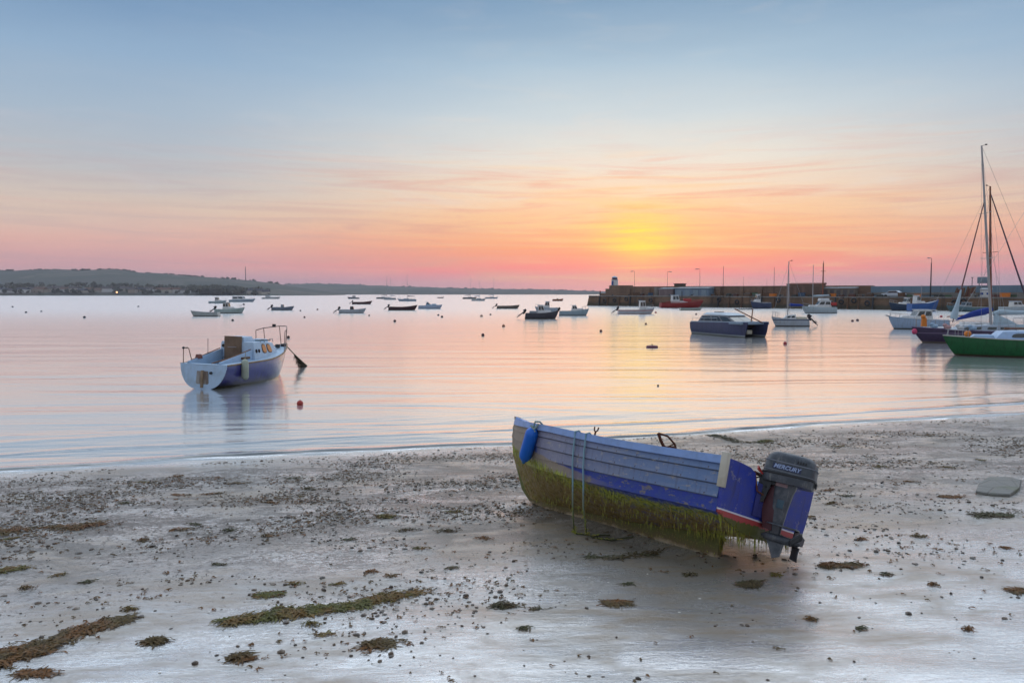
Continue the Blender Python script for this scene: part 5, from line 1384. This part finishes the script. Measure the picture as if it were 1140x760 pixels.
    wo = wd.build('weed_fringe', WM, t, smooth=0); wo['kind'] = 'stuff'
    # rowlocks
    for tt in (.41,):
        for sg in (1,-1):
            p = fb_pt(tt, 0, sg); p.y -= sg*.01
            MB().tube([p+Vector((0,0,.02)), p+Vector((0,0,.07))], .012, 6).tube([p+Vector((.035,0,.13)), p+Vector((.03,0,.09)), p+Vector((0,0,.07)), p+Vector((-.03,0,.09)), p+Vector((-.035,0,.13))], .009, 6).build('rowlock', RUST, t)
    # outboard motor
    MM = Matrix.Translation((FB_L0-.075, .035, .955)) @ Matrix.Scale(.87, 4) @ Matrix.Rotation(R(24), 4, 'Z') @ Matrix.Rotation(R(-2), 4, 'Y')
    mm, mt, mp = new_mat('motor_paint'); ob = mt.node('ShaderNodeTexCoord').outputs['Object']; n = mt.noise(ob, 9, 6, .65)
    n5 = mt.noise(mt.mapping(ob, (30,30,6)), 1.0, 5); mc = mt.mix(mt.smooth(n,.4,.7), (.040,.046,.056,1), (.10,.105,.115,1)); mc = mt.mix(mt.math('MULTIPLY', mt.smooth(n5,.58,.70), .7), mc, (.20,.19,.18,1)); mt.link(mc, mp.inputs['Base Color']); mt.link(mt.math('ADD', .28, mt.math('MULTIPLY', n, .25)), mp.inputs['Roughness'])
    def rrect(x0, x1, hw, z, r=.07, zs=0):
        P = []
        for cx, cy, a0 in ((x1-r, hw-r, 0), (x0+r, hw-r, 90), (x0+r, -hw+r, 180), (x1-r, -hw+r, 270)):
            for k in range(6): a = R(a0+18*k); P.append(Vector((cx+r*math.cos(a), cy+r*math.sin(a), z + zs*(cx+r*math.cos(a)))))
        return P
    mb = MB()
    mb.loft([rrect(-.30,-.03,.085,.0,.05), rrect(-.27,-.04,.075,-.12,.05), rrect(-.25,-.05,.065,-.30,.045), rrect(-.24,-.06,.055,-.46,.04), rrect(-.23,-.08,.042,-.56,.035), rrect(-.23,-.10,.030,-.62,.028)])
    mb.loft([rrect(-.42,-.06,.10,-.505,.05), rrect(-.43,-.05,.105,-.52,.05)])
    out = mb.xform(MM).build('outboard_motor', mm, t, smooth=40)
    ga = MB().lathe([(.012,.02), (.040,.06), (.052,.14), (.052,.27), (.042,.36), (.03,.38)], 12, Matrix.Translation((.00,0,-.665)) @ Matrix.Rotation(R(-90), 4, 'Y'))
    ga.taper(-.30, -.10, .012, .012, -.70, -.62, .0, .0, 1); ga.prism([(-.08,-.68), (-.30,-.68), (-.28,-.86), (-.20,-.90)], -.010, .010)
    ga.xform(MM).build('gearcase', mm, out, smooth=40)
    pr = MB().lathe([(.045,0), (.04,.09), (.012,.12)], 10, Matrix.Translation((-.35,0,-.665)) @ Matrix.Rotation(R(-90), 4, 'Y'))
    for k in range(3):
        st = len(pr.v); q = Matrix.Translation((-.43,0,-.665)) @ Matrix.Rotation(R(50+120*k), 4, 'X')
        pr.loft([[(-.022+.01*i, -.02-.012*i, .03+.045*i) if False else (dx*1.7, yy, .03+.055*i) for dx, yy in ((-.03-.012*i*0, -.045-.05*math.sin(math.pi*i/3.2)), (-.022, -.045-.05*math.sin(math.pi*i/3.2)), (.034, .045+.05*math.sin(math.pi*i/3.2)), (.024, .045+.05*math.sin(math.pi*i/3.2)))] for i in range(4)])
        pr.xform(q, st)
    pr.xform(MM).build('propeller', paint((48,50,56), .35, .3), out, smooth=40)
    cw = MB().loft([rrect(-.46,.10,.165,-.035,.08,-.03), rrect(-.475,.115,.175,.03,.085,-.03), rrect(-.475,.115,.178,.10,.085,-.02), rrect(-.47,.11,.176,.20,.085), rrect(-.455,.095,.168,.27,.09), rrect(-.42,.06,.145,.318,.09), rrect(-.36,.0,.10,.340,.08)])
    cowl = cw.xform(MM).build('cowl', mm, out, smooth=50)
    tr = MB().loft([rrect(-.482,.122,.180,.052,.088,-.03), rrect(-.486,.126,.184,.060,.09,-.03), rrect(-.486,.126,.184,.074,.09,-.03), rrect(-.482,.122,.180,.082,.088,-.03)])
    tr.xform(MM).build('cowl_seam', BLACK, out, smooth=50)
    st = MB().loft([rrect(-.478,.118,.1795,.205,.086), rrect(-.478,.118,.1795,.216,.086)]); st.xform(MM).build('trim_stripe', paint((112,116,126), .4, .2), out, smooth=50)
    st = MB().loft([rrect(-.478,.118,.1805,.098,.087), rrect(-.478,.118,.1805,.104,.087)]); st.xform(MM).build('trim_stripe', paint((112,116,126), .4, .2), out, smooth=50)
    MB().box((-.492,0,.04), (.02,.07,.06)).xform(MM).build('latch', BLACK, out, bevel=.004)
    MB().box((.128,0,.14), (.03,.10,.035)).xform(MM).build('pull_handle', BLACK, out, bevel=.008)
    for k in range(4): MB().box((-.36+.03*k,.184,.245), (.016,.006,.03)).xform(MM).build('vent', BLACK, out)
    MB().box((-.16,.182,.150), (.33,.004,.066)).xform(MM).build('name_panel', paint((34,40,72), .35, .2), out)
    MB().prism([(-.02,-.06), (-.09,-.06), (-.13,-.60), (-.02,-.58), (.05,-.30)], -.062, .062).xform(MM).build('swivel_bracket', paint((72,26,34), .5, .4), out, bevel=.006)
    MB().box((-.16,.07,-.27), (.08,.012,.10)).xform(MM).build('anode', paint((60,84,96), .5, .3), out, bevel=.003)
    # swivel and clamp bracket, cables
    br = MB()
    for sg in (.11,-.11): br.hexa([(.02,sg-.02,-.30), (.11,sg-.02,-.32), (.11,sg+.02,-.32), (.02,sg+.02,-.30)], [(-.03,sg-.02,-.02), (.13,sg-.02,-.02), (.13,sg+.02,-.02), (-.03,sg+.02,-.02)])
    br.tube([(-.02,0,-.36), (-.02,0,-.02)], .05, 10); br.box((-.01,0,-.05), (.10,.24,.05)); br.tube([(.03,-.13,-.12), (.03,.13,-.12)], .022, 8)
    br.xform(MM).build('clamp_bracket', BLACK, out, bevel=.004)
    sk = MB().prism([(-.20,-.07), (-.04,-.07), (-.05,-.02), (-.20,-.02)], .082, .094); sk.xform(MM).build('rating_plate', paint((150,120,120), .4, .3), out)
    for i, (P, m_) in enumerate((([(.10,.14,.02), (.16,.18,.06), (.18,.10,.10), (.12,.05,.03)], RED), ([(.11,.10,-.01), (.20,.15,-.06), (.16,.16,-.25), (.06,.12,-.33)], BLACK), ([(.11,.06,-.01), (.18,.20,.02), (.10,.22,-.20), (.04,.13,-.22)], RUST))):
        MB().tube(P, .011, 6).xform(MM).build('cable', m_, out)
    MB().tube([(.10,-.05,.02), (.30,-.07,.03), (.62,-.09,.05)], [.028,.02,.024], 8).xform(MM).build('tiller_handle', BLACK, out)
    cu = bpy.data.curves.new('lettering', 'FONT'); cu.body = 'MERCURY'; cu.size = .066; cu.extrude = .0015; cu.align_x = 'CENTER'; cu.align_y = 'CENTER'; cu.shear = .25; cu.offset = .0022; cu.space_character = 1.02
    to = bpy.data.objects.new('lettering_source', cu); COL.objects.link(to)
    dg = bpy.context.evaluated_depsgraph_get(); me = bpy.data.meshes.new_from_object(to.evaluated_get(dg)); me.name = 'lettering'
    bpy.data.objects.remove(to); bpy.data.curves.remove(cu)
    me.transform(MM @ Matrix.Translation((-.16,.1865,.150)) @ Matrix(((-1,0,0,0),(0,0,1,0),(0,1,0,0),(0,0,0,1))))
    me.materials.clear(); me.materials.append(paint((156,172,206), .5, .5, 30))
    lo = bpy.data.objects.new('lettering', me); COL.objects.link(lo); lo.parent = out
    # ---- fender, ropes, anchor: things that hang on or lie in the boat
    top = FB @ (fb_pt(.69, .35, 1) + Vector((0,.09,0)))
    low = FB @ (fb_pt(.752, 3.5, 1) + Vector((0,.12,0))); ax = (top-low).normalized()
    f = thing('fender', 'bright blue cylindrical fender hanging at the bow of the clinker boat', 'fender', tuple(low))
    rot = ax.to_track_quat('Z', 'Y').to_matrix().to_4x4()
    MB().lathe([(.02,-.03), (.05,-.02), (.082,.03), (.088,.07), (.088,.40), (.082,.44), (.05,.485), (.022,.50)], 16, rot).build('body', paint((16,104,206), .35, .2), f)
    MB().lathe([(.02,-.07), (.028,-.05), (.028,-.02)], 8, rot).build('end_eye', paint((60,120,170), .5, .2), f)
    MB().tube([ax*.49, ax*.56, ax*.60, (FB @ fb_pt(.685, 0, 1))-low+Vector((0,0,.06)), (FB @ (fb_pt(.685, 0, 1)+Vector((0,-.07,.02))))-low], .012, 6).build('lanyard', paint((120,150,150), .9, .3), f)
    MB().tube([(top-low)+Vector((.00,-.03,-.02)), (top-low)+Vector((.06,-.02,.05)), (top-low)+Vector((.03,.03,-.03)), (top-low)+Vector((-.03,.0,.03)), (top-low)+Vector((.02,-.03,-.05))], .014, 6).build('knot', paint((140,160,156), .9, .3), f)
    rm, rt, rp = new_mat('rope_fibre'); g = rt.node('ShaderNodeNewGeometry').outputs['Position']; s3 = rt.node('ShaderNodeSeparateXYZ'); rt.link(g, s3.inputs[0])
    rn = rt.noise(g, 30, 4); rc = rt.ramp(rt.math('ADD', s3.outputs[2], rt.math('MULTIPLY', rn, .15)), [(.38,(.045,.045,.018)), (.62,(.13,.15,.06)), (.85,(.20,.25,.22)), (1.0,(.22,.36,.42))])
    rt.link(rc, rp.inputs['Base Color']); rp.inputs['Roughness'].default_value = .9; wv = rt.node('ShaderNodeTexWave'); wv.inputs['Scale'].default_value = 18; rt.link(g, wv.inputs['Vector']); bump(rt, rp, wv.outputs['Fac'], .006, .6)
    for i, (tt, lab, d) in enumerate(((.478, 'pale blue rope hanging from the gunwale nearest the bow, green with weed below', -.02), (.432, 'second pale blue rope hanging over the gunwale, nearer the stern', .05))):
        Pl = [fb_pt(tt, 0, 1)+Vector((0,-.10,.0)), fb_pt(tt, 0, 1)+Vector((0,-.01,.045)), fb_pt(tt, 0, 1)+Vector((0,.045,.02)), fb_pt(tt, .3, 1)+Vector((0,.03,0)), fb_pt(tt-.002, 1.5, 1)+Vector((0,.025,0)), fb_pt(tt-.006, 2.9, 1)+Vector((0,.028,0)), fb_pt(tt-.01, 3.7, 1)+Vector((0,.03,0))]
        Pw = [FB @ p for p in Pl]; e = Pw[-1]; gz = sand_z(e.x, e.y)
        Pw += [e+Vector((.0,-.01,-(e.z-gz)*.5)), Vector((e.x+.02+d*.3, e.y-.03, gz+.05)), Vector((e.x+.06+d, e.y-.08, gz+.012)), Vector((e.x+.26+d, e.y-.16, sand_z(e.x+.26+d, e.y-.16)+.012)), Vector((e.x+.48+d*2, e.y-.12, sand_z(e.x+.48+d*2, e.y-.12)+.012))]
        rr = thing('rope', lab, 'rope', tuple(Pw[1]))
        MB().tube([p-Pw[1] for p in Pw], .0105, 7).build('strand', rm, rr)
        wv2 = MB(); rq = random.Random(i)
        for _ in range(60):
            k = rq.uniform(7, 10.4); a = Pw[int(k)].lerp(Pw[min(len(Pw)-1, int(k)+1)], k-int(k)) - Pw[1]
            wv2.tube([a, a+Vector((rq.uniform(-.03,.03), rq.uniform(-.03,.03), rq.uniform(-.08,-.0))) if (a+Pw[1]).z > gz+.1 else a+Vector((rq.uniform(-.06,.06), rq.uniform(-.04,.04), rq.uniform(-.005,.02)))], [.006,.002], 4)
        wv2.build('weed_tuft', WM, rr)
    # rusty anchor lying in the boat, one fluke above the gunwale
    P = [at_depth(x, y, 9.25) for x, y in ((733,482), (743.5,485.5), (751,494), (752.5,499), (740,499), (735.5,490), (733,482))]
    an = thing('anchor', 'rusty anchor lying in the clinker boat with its fluke above the gunwale', 'anchor', tuple(P[4]))
    Q = [p-P[4] for p in P]
    MB().tube(Q[:4], .013, 6).tube([Q[6], Q[5], Q[4]], .02, 6).build('fluke', RUST, an)
    MB().tube([Q[4], Q[3]], .03, 6).tube([Q[2], Q[2].lerp(Q[4], .55)+Vector((0,0,.01)), Q[3]], .012, 6).build('crown', RUST, an)
    base = FB @ Vector((.9, -.05, .49))
    MB().tube([Q[4], (Q[4]+base-P[4])*.5+Vector((.02,0,.02)), base-P[4]], .018, 6).build('shank', RUST, an)
clinker_boat()

# ------------------------------------------------------------------ mooring buoys
def buoys():
    L = [ # px, waterline y, radius px, colour, label
     (334,450.5,3.6,(178,58,48),'red ball buoy floating in front of the cabin yacht'),
     (259,357,1.4,(60,52,52),'dark buoy behind the cabin yacht below the open dinghy'),
     (339,353.6,1.2,(130,90,80),'small brownish buoy right of the pulpit below the grey tender'),
     (321,376,1.7,(70,50,46),'dark buoy just right of the cabin yacht pulpit'),
     (94,353.8,1.5,(54,56,64),'dark buoy alone on the far left water'),
     (29,348.2,1.2,(90,94,104),'faint grey buoy at the left edge nearer of two'), (14,342,1.0,(100,104,112),'faint grey buoy furthest left'),
     (46,347,1.0,(120,124,130),'pale grey buoy right of the two at the left edge'), (154,341.6,1.0,(110,112,118),'tiny grey buoy below the shore lamp'),
     (334.5,346.2,1.0,(110,90,88),'tiny buoy just right of the grey tender stern'), (353.5,345,1.1,(150,110,96),'pale brown buoy between the grey tender and the white console boat'),
     (411,351.6,1.1,(150,120,100),'tan buoy right of the white console boat'), (271.4,339.4,1.2,(90,60,56),'dark buoy below the long canopy motor boat'),
     (439.5,358,1.6,(80,60,62),'dark buoy below the high bowed maroon boat'), (488,351.2,1.2,(80,60,62),'dark buoy below the speedboat, upper of a pair'),
     (492,353.2,1.4,(80,52,50),'dark buoy below the speedboat, lower of a pair'), (536,352.4,1.6,(190,150,130),'pale pinkish buoy left of the grey brown open boat'),
     (546,350.6,1.2,(190,150,130),'small pale buoy below the grey brown open boat stern'), (537.6,373.6,1.8,(76,46,46),'dark buoy in the middle of the open water'),
     (560.6,363.5,1.7,(160,110,80),'tan buoy above and right of the dark mid water buoy'), (669,369,1.6,(110,60,50),'reddish brown buoy below the grey white cabin boat'),
     (719,361,1.3,(150,100,50),'ochre buoy below the red and white fishing boat'), (775,350.4,1.2,(110,70,60),'brown buoy behind the catamaran bow poles'),
     (730,348.4,1.2,(190,90,60),'orange red buoy at the bow of the red and white fishing boat'), (874,383,2.0,(166,44,46),'red buoy below the white yacht with blue sail cover'),
     (949,357.8,1.5,(110,70,70),'dark pink buoy left of two on the open water before the quay'), (954.6,357.2,1.6,(90,66,70),'dark buoy right of two on the open water before the quay'),
     (1047.7,353,1.5,(180,60,70),'small red buoy behind the purple yacht bow'), (732.6,429.5,1.2,(130,110,90),'small faint buoy off the beach above the clinker boat')]
    for px, py, rp, c, lab in L:
        p = W(px, py); r = rp*p.y/FPX
        t = thing('mooring_buoy', lab, 'buoy', (p.x, p.y, 0), 0, 'mooring buoys afloat in the harbour')
        MB().sphere((0,0,r*.45), r, 1, 1, 1, 14, 9).build('ball', paint(c, .45, .4, 6), t)
        MB().tube([(0,0,r*1.40), (0,0,r*1.62)], r*.12, 6).build('eye', DARK, t)
    p = W(726, 386.6); t = thing('mooring_float', 'flat maroon float lying on the sunlit water below the red trawler', 'float', (p.x, p.y, 0), .1)
    MB().lathe([(.02,-.06), (.30,-.05), (.36,.02), (.33,.10), (.12,.13), (.02,.13)], 12, Matrix.Scale(1.0, 4)).build('disc', paint((110,50,66), .5, .3), t)
    MB().tube([(0,0,.12), (0,0,.2)], .03, 6).build('eye', DARK, t)
buoys()

# ------------------------------------------------------------------ on the beach
def ribbons(mb, r_, cx, cy, rx, ry, ang, n, hmax, lmin=.05, lmax=.16, wid=.008):
    ca, sa = math.cos(ang), math.sin(ang)
    for _ in range(n):
        d = r_.random()**.6; th = r_.random()*6.283; u, v = d*math.cos(th)*rx, d*math.sin(th)*ry
        x, y = cx+u*ca-v*sa, cy+u*sa+v*ca
        z0 = sand_z(x, y) + .006 + hmax*(1-d*d)*r_.random()
        a = ang + r_.gauss(0, .8); l = r_.uniform(lmin, lmax); w = wid*r_.uniform(.5, 1.6)
        dx, dy = math.cos(a)*l/3, math.sin(a)*l/3; nx, ny = -math.sin(a)*w, math.cos(a)*w
        b = len(mb.v); px_, py_ = x-dx*1.5, y-dy*1.5; K = 5; st = l/(K-1)
        for k in range(K):
            nx, ny = -math.sin(a)*w, math.cos(a)*w
            hz = [0, .7, 1, .6, .1][k]*r_.uniform(0, .022) if hmax > .012 else .002
            zz = max(sand_z(px_, py_)+.003, z0 - (.012 if k in (0, K-1) else 0)) + hz; tl = r_.uniform(-.006, .008)
            ww = [.5, 1, .8, 1, .2][k]*r_.uniform(.7, 1.3)
            mb.v += [Vector((px_-nx*ww, py_-ny*ww, zz)), Vector((px_+nx*ww, py_+ny*ww, zz+tl))]
            px_ += math.cos(a)*st; py_ += math.sin(a)*st; a += r_.gauss(0, .55)
        for k in range(K-1): mb.f.append((b+2*k, b+2*k+1, b+2*k+3, b+2*k+2))
def seaweed_mat(c1, c2, c3):
    m, t, p = new_mat('seaweed')
    g = t.node('ShaderNodeNewGeometry').outputs['Position']; n = t.noise(g, 4.5, 4); n2 = t.noise(g, 60, 3)
    c = t.mix(t.smooth(n, .38, .62), c1+(1,), c2+(1,)); c = t.mix(t.math('MULTIPLY', t.smooth(n2, .45, .62), .75), c, c3+(1,))
    t.link(c, p.inputs['Base Color']); p.inputs['Roughness'].default_value = .62; p.inputs['Specular IOR Level'].default_value = .3
    return m
SW_A = seaweed_mat((.13,.125,.025), (.20,.105,.022), (.040,.032,.014))
SW_B = seaweed_mat((.21,.085,.020), (.12,.080,.024), (.045,.028,.014))
SW_C = seaweed_mat((.080,.080,.030), (.11,.075,.030), (.030,.024,.016))
def clump(mb, r_, c, w, asp, n, h, lmin, lmax, wid):
    # an uneven heap: a few lobes of different size strung along a crooked line, with stragglers
    a0 = r_.uniform(-.35, .45); k = r_.choice((2, 3, 3, 4, 5)); x, y = c.x - w*.8*math.cos(a0), c.y - w*.8*math.sin(a0)
    for i in range(k):
        s = r_.uniform(.25, .75); a = a0 + r_.uniform(-.5, .5)
        ribbons(mb, r_, x + r_.gauss(0, w*.10), y + r_.gauss(0, w*.12), w*s*.75, max(.018, w*s*asp), a, max(3, int(n*s/k*1.3)), h*s*1.3, lmin, lmax, wid)
        x += 1.6*w/k*math.cos(a)*r_.uniform(.6, 1.3); y += 1.6*w/k*math.sin(a)*r_.uniform(.4, 1.2)
    ribbons(mb, r_, c.x, c.y, w*1.5, w*.8, a0, max(3, n//9), .008, lmin, lmax*.8, wid*.8)
def seaweed():
    r_ = random.Random(17)
    def strand(name, label, pts, halfw, n, h, m, group=None):
        ps = [S(*q) for q in pts]; c = ps[len(ps)//2]
        mb = MB(); tot = sum((ps[i+1]-ps[i]).length for i in range(len(ps)-1))
        for i in range(len(ps)-1):
            seg = ps[i+1]-ps[i]; k = max(1, int(seg.length/.07)); ang = math.atan2(seg.y, seg.x)
            for j in range(k):
                q = ps[i] + seg*((j+r_.random())/k); u = noise.noise((q.x*1.6, q.y*1.6, 1.0)) + .6*noise.noise((q.x*5.5, q.y*5.5, 4.0))
                if u < -.62: continue
                w = halfw*max(.25, .70+1.0*u); off = halfw*1.1*noise.noise((q.x*2.3, q.y*2.3, 8.0))
                nx, ny = -math.sin(ang), math.cos(ang)
                ribbons(mb, r_, q.x+nx*off+r_.gauss(0,.03), q.y+ny*off+r_.gauss(0,.02), .12, w, ang+r_.gauss(0,.35), max(2, int(n/(tot/.07)*(.6+.9*max(0,u+.3)))), h*(.4+.8*max(0,u+.2)), .07, .28, .0065)
                if r_.random() < .35: ribbons(mb, r_, q.x+nx*r_.gauss(0,halfw*1.8), q.y+ny*r_.gauss(0,halfw*1.8), .09, .03, ang+r_.gauss(0,.6), 4, .008, .04, .13, .006)
        for v in mb.v: v -= c
        o = mb.build(name, m, None, smooth=0); o.location = c; tag(o, label, 'seaweed', group)
    strand('seaweed_strand', 'long thick brown seaweed strand at the lower left corner of the beach', [(-14,738), (20,727), (55,716), (95,703), (138,688)], .12, 1700, .03, SW_B)
    strand('seaweed_strand', 'long green brown seaweed strand lying across the middle of the foreground sand', [(254,692), (300,684), (330,681), (375,678), (415,669), (464,660)], .075, 1300, .026, SW_A)
    strand('seaweed_strand', 'dark weed line trailing over the sand below the clinker boat keel', [(652,620), (690,621), (735,613)], .035, 120, .018, SW_C)
    strand('seaweed_strand', 'orange brown seaweed band across the left side of the beach', [(-4,594), (28,590), (60,586), (92,588), (112,582)], .14, 380, .022, SW_B)
    strand('seaweed_strand', 'dark weed and line lying behind the clinker boat near the water', [(798,486), (822,492), (850,493)], .08, 150, .03, SW_C)
    G = 'seaweed clumps scattered over the wet sand'
    big = [(854,491.5,12,.045,SW_A,'rounded olive seaweed clump on the sand directly behind the outboard motor'), (798,485,10,.03,SW_C,'dark seaweed clump near the water behind the clinker boat'),
           (566,675,15,.04,SW_C,'dark seaweed clump left of the boat reflection on the open sand'), (176,713,13,.03,SW_B,'round brown seaweed tuft between the two long strands'),
           (431,575,10,.03,SW_A,'olive seaweed mound midway on the stony sand left of the boat'), (928,629,11,.02,SW_B,'brown seaweed scrap right of the outboard propeller, nearer the boat'), (951,629,14,.02,SW_B,'brown seaweed scrap right of the outboard propeller, further from the boat'),
           (1112,572,34,.02,SW_C,'dark weed patch in front of the stone slab'), (1059,553,14,.02,SW_B,'brown weed clump left of the stone slab'),
           (16,634,20,.02,SW_A,'olive seaweed clump at the left edge of the beach'), (427,718,24,.02,SW_B,'flat brown seaweed scrap below the middle of the long green strand'),
           (272,733,14,.02,SW_B,'reddish brown weed tuft near the bottom of the beach'), (44,750,22,.03,SW_B,'brown weed tuft at the bottom left edge'),
           (301,662,14,.02,SW_A,'olive weed tuft above the long green strand'), (1136,658,10,.02,SW_B,'brown weed tuft at the right edge of the sand'),
           (840,650,16,.02,SW_C,'dark weed scrap on the dull reflection below the propeller'), (690,672,18,.012,SW_B,'thin brown weed scrap on the dark reflection of the boat')]
    for px, py, hw, h, m, lab in big:
        c = S(px, py); w = .78*hw*c.y/FPX; mb = MB()
        clump(mb, r_, c, w, .42, int(110+w*560), h*.7, .06, .24, .0055)
        for v in mb.v: v -= c
        o = mb.build('seaweed_clump', m, None, smooth=0); o.location = c; tag(o, lab, 'seaweed', G)
    small = []
    fixed = [(68,640,14),(150,678,10),(120,690,7),(205,590,14),(222,584,14),(260,590,10),(160,602,7),(245,628,10),(315,678,9),(330,650,9),(365,706,16),(300,597,9),(306,560,16),(205,552,20),(240,550,16),(268,538,18),(330,532,14),(350,545,12),(140,560,10),(160,537,10),(200,530,8),(395,600,12),(470,610,9),(500,590,14),(505,570,12),(540,600,10),(455,590,12),(600,678,10),(415,636,9),(440,640,8),(380,650,10),(350,695,10),(505,632,8),(585,700,8),(925,545,11),(945,552,9),(1015,536,9),(1055,520,9),(985,520,12),(905,575,8),(1022,597,10),(960,600,7),(1095,512,8),(935,497,10),(898,540,10),(930,560,13),(990,640,7),(1040,650,6),(905,690,6),(770,640,8),(865,640,8),(700,650,7),(1120,610,6),(1080,700,5),(960,700,5),(30,655,12),(100,648,9),(12,600,8)]
    for px, py, hw in fixed: small.append((px, py, hw))
    for px, py, hw in small:
        c = S(px, py); w = .85*hw*c.y/FPX; mb = MB()
        clump(mb, r_, c, w, .26, int(20+w*230), .014, .04, .14, .005)
        for v in mb.v: v -= c
        o = mb.build('seaweed_clump', r_.choice((SW_A,SW_B,SW_B,SW_C)), None, smooth=0); o.location = c; tag(o, 'small flat seaweed scrap scattered on the wet sand', 'seaweed', 'small seaweed scraps on the wet sand')
seaweed()
def pebbles():
    r_ = random.Random(4)
    st, wd = MB(), MB()
    T = (1+5**.5)/2
    ico_v = [Vector(v).normalized() for v in ((-1,T,0),(1,T,0),(-1,-T,0),(1,-T,0),(0,-1,T),(0,1,T),(0,-1,-T),(0,1,-T),(T,0,-1),(T,0,1),(-T,0,-1),(-T,0,1))]
    ico_f = [(0,11,5),(0,5,1),(0,1,7),(0,7,10),(0,10,11),(1,5,9),(5,11,4),(11,10,2),(10,7,6),(7,1,8),(3,9,4),(3,4,2),(3,2,6),(3,6,8),(3,8,9),(4,9,5),(2,4,11),(6,2,10),(8,6,7),(9,8,1)]
    cnt = 0; tries = 0
    while cnt < 30000 and tries < 1100000:
        tries += 1
        n = r_.uniform(.25, 14.0); t_ = r_.uniform(-15, 28)
        x = SA.x + SD.x*t_ + SN.x*n; y = SA.y + SD.y*t_ + SN.y*n
        if y < 4 or abs(x) > y*.70+4.5: continue
        belt = math.exp(-((n-3.0)/(2.4 if n < 3 else 4.2))**2)
        cl = .42+1.15*noise.noise((x*.55, y*.9, 6.0)) + .5*noise.noise((x*1.9, y*2.6, 3.0))
        pr = (.10 + .9*belt)*max(.05, cl)**1.6*(1.1 if x < 1 else .6)
        if r_.random() > pr: continue
        s = min(.042, .006+.0105*r_.expovariate(1.6))*(.65+.35*min(1, n/4)) if belt > .3 else min(.032, .006+.011*r_.expovariate(1.5))
        z = sand_z(x, y)
        if r_.random() < .26:
            ribbons(wd, r_, x, y, s*1.5, s*.8, r_.uniform(-.5,.5), 2 + int(s*80), .008, .02, .07, .006); cnt += 1; continue
        b = len(st.v); sx, sy, sz = s*r_.uniform(.7,1.4), s*r_.uniform(.6,1.1), s*r_.uniform(.28,.6); a = r_.random()*6.28; ca, sa = math.cos(a), math.sin(a)
        for v in ico_v:
            k = r_.uniform(.85,1.15); u, w_, h = v.x*sx*k, v.y*sy*k, v.z*sz*k
            st.v.append(Vector((x+u*ca-w_*sa, y+u*sa+w_*ca, z+h+sz*.35)))
        st.f += [tuple(i+b for i in f) for f in ico_f]; cnt += 1
    m, t, p = new_mat('pebble_stone'); g = t.node('ShaderNodeNewGeometry'); n = t.noise(g.outputs['Position'], 9, 2)
    c = t.ramp(n, [(.3,(.035,.026,.018)), (.5,(.085,.055,.034)), (.62,(.13,.082,.045)), (.75,(.24,.20,.15))]); t.link(c, p.inputs['Base Color']); p.inputs['Roughness'].default_value = .4
    tag(st.build('pebbles', m, None, smooth=60), 'dark pebbles strewn over the wet sand', 'pebbles', kind='stuff')
    tag(wd.build('seaweed_scraps', SW_B, None, smooth=0), 'tiny torn bits of brown weed among the pebbles', 'seaweed', kind='stuff')
    # pale shell bits
    sh = MB()
    for _ in range(420):
        n = r_.uniform(2, 14); t_ = r_.uniform(-10, 22); x = SA.x + SD.x*t_ + SN.x*n; y = SA.y + SD.y*t_ + SN.y*n
        if y < 5 or abs(x) > y*.7: continue
        s = r_.uniform(.005,.013); b = len(sh.v); z = sand_z(x, y); a = r_.random()*6.28
        for v in ico_v: sh.v.append(Vector((x+v.x*s*1.3, y+v.y*s, z+v.z*s*.4+.003)))
        sh.f += [tuple(i+b for i in f) for f in ico_f]
    tag(sh.build('shells', paint((206,200,190), .5, .2), None, smooth=60), 'pale broken shells on the wet sand', 'shells', kind='stuff')
pebbles()
def slab():
    ps = [S(x, y) for x, y in ((1086,549), (1090,540), (1100,533.5), (1120,532.5), (1137,536), (1135,545), (1124,553), (1104,552))]
    c = sum(ps, Vector())/len(ps); t = MB(); n = len(ps)
    r_ = random.Random(2)
    t.v = [p-c+Vector((0,0,-.06)) for p in ps] + [(p-c)*1.0+Vector((0,0,.022+.016*r_.random())) for p in ps] + [(p-c)*.965+Vector((0,0,.034+.014*r_.random())) for p in ps] + [Vector((0,0,.040))]
    for k in range(n):
        t.f += [(k,(k+1)%n,n+(k+1)%n,n+k), (n+k,n+(k+1)%n,2*n+(k+1)%n,2*n+k), (2*n+k,2*n+(k+1)%n,3*n)]
    m, tt, p = new_mat('slab_stone'); g = tt.node('ShaderNodeTexCoord').outputs['Object']; nn = tt.noise(g, 5, 6, .65); n2 = tt.noise(g, 1.6, 3)
    col = tt.mix(nn, (.10,.095,.08,1), (.20,.19,.165,1)); col = tt.mix(tt.math('MULTIPLY', tt.smooth(n2, .5, .62), .6), col, (.10,.11,.05,1))
    tt.link(col, p.inputs['Base Color']); p.inputs['Roughness'].default_value = .55; vo = tt.node('ShaderNodeTexVoronoi'); vo.feature = 'DISTANCE_TO_EDGE'; vo.inputs['Scale'].default_value = 2.2; tt.link(g, vo.inputs['Vector']); bump(tt, p, tt.math('ADD', nn, tt.math('MULTIPLY', tt.smooth(vo.outputs['Distance'], .0, .03), .5)), .03, .8)
    o = t.build('stone_slab', m, None, smooth=20, bevel=.006); o.location = c
    tag(o, 'flat grey stone slab half sunk in the sand at the right edge', 'rock')
slab()
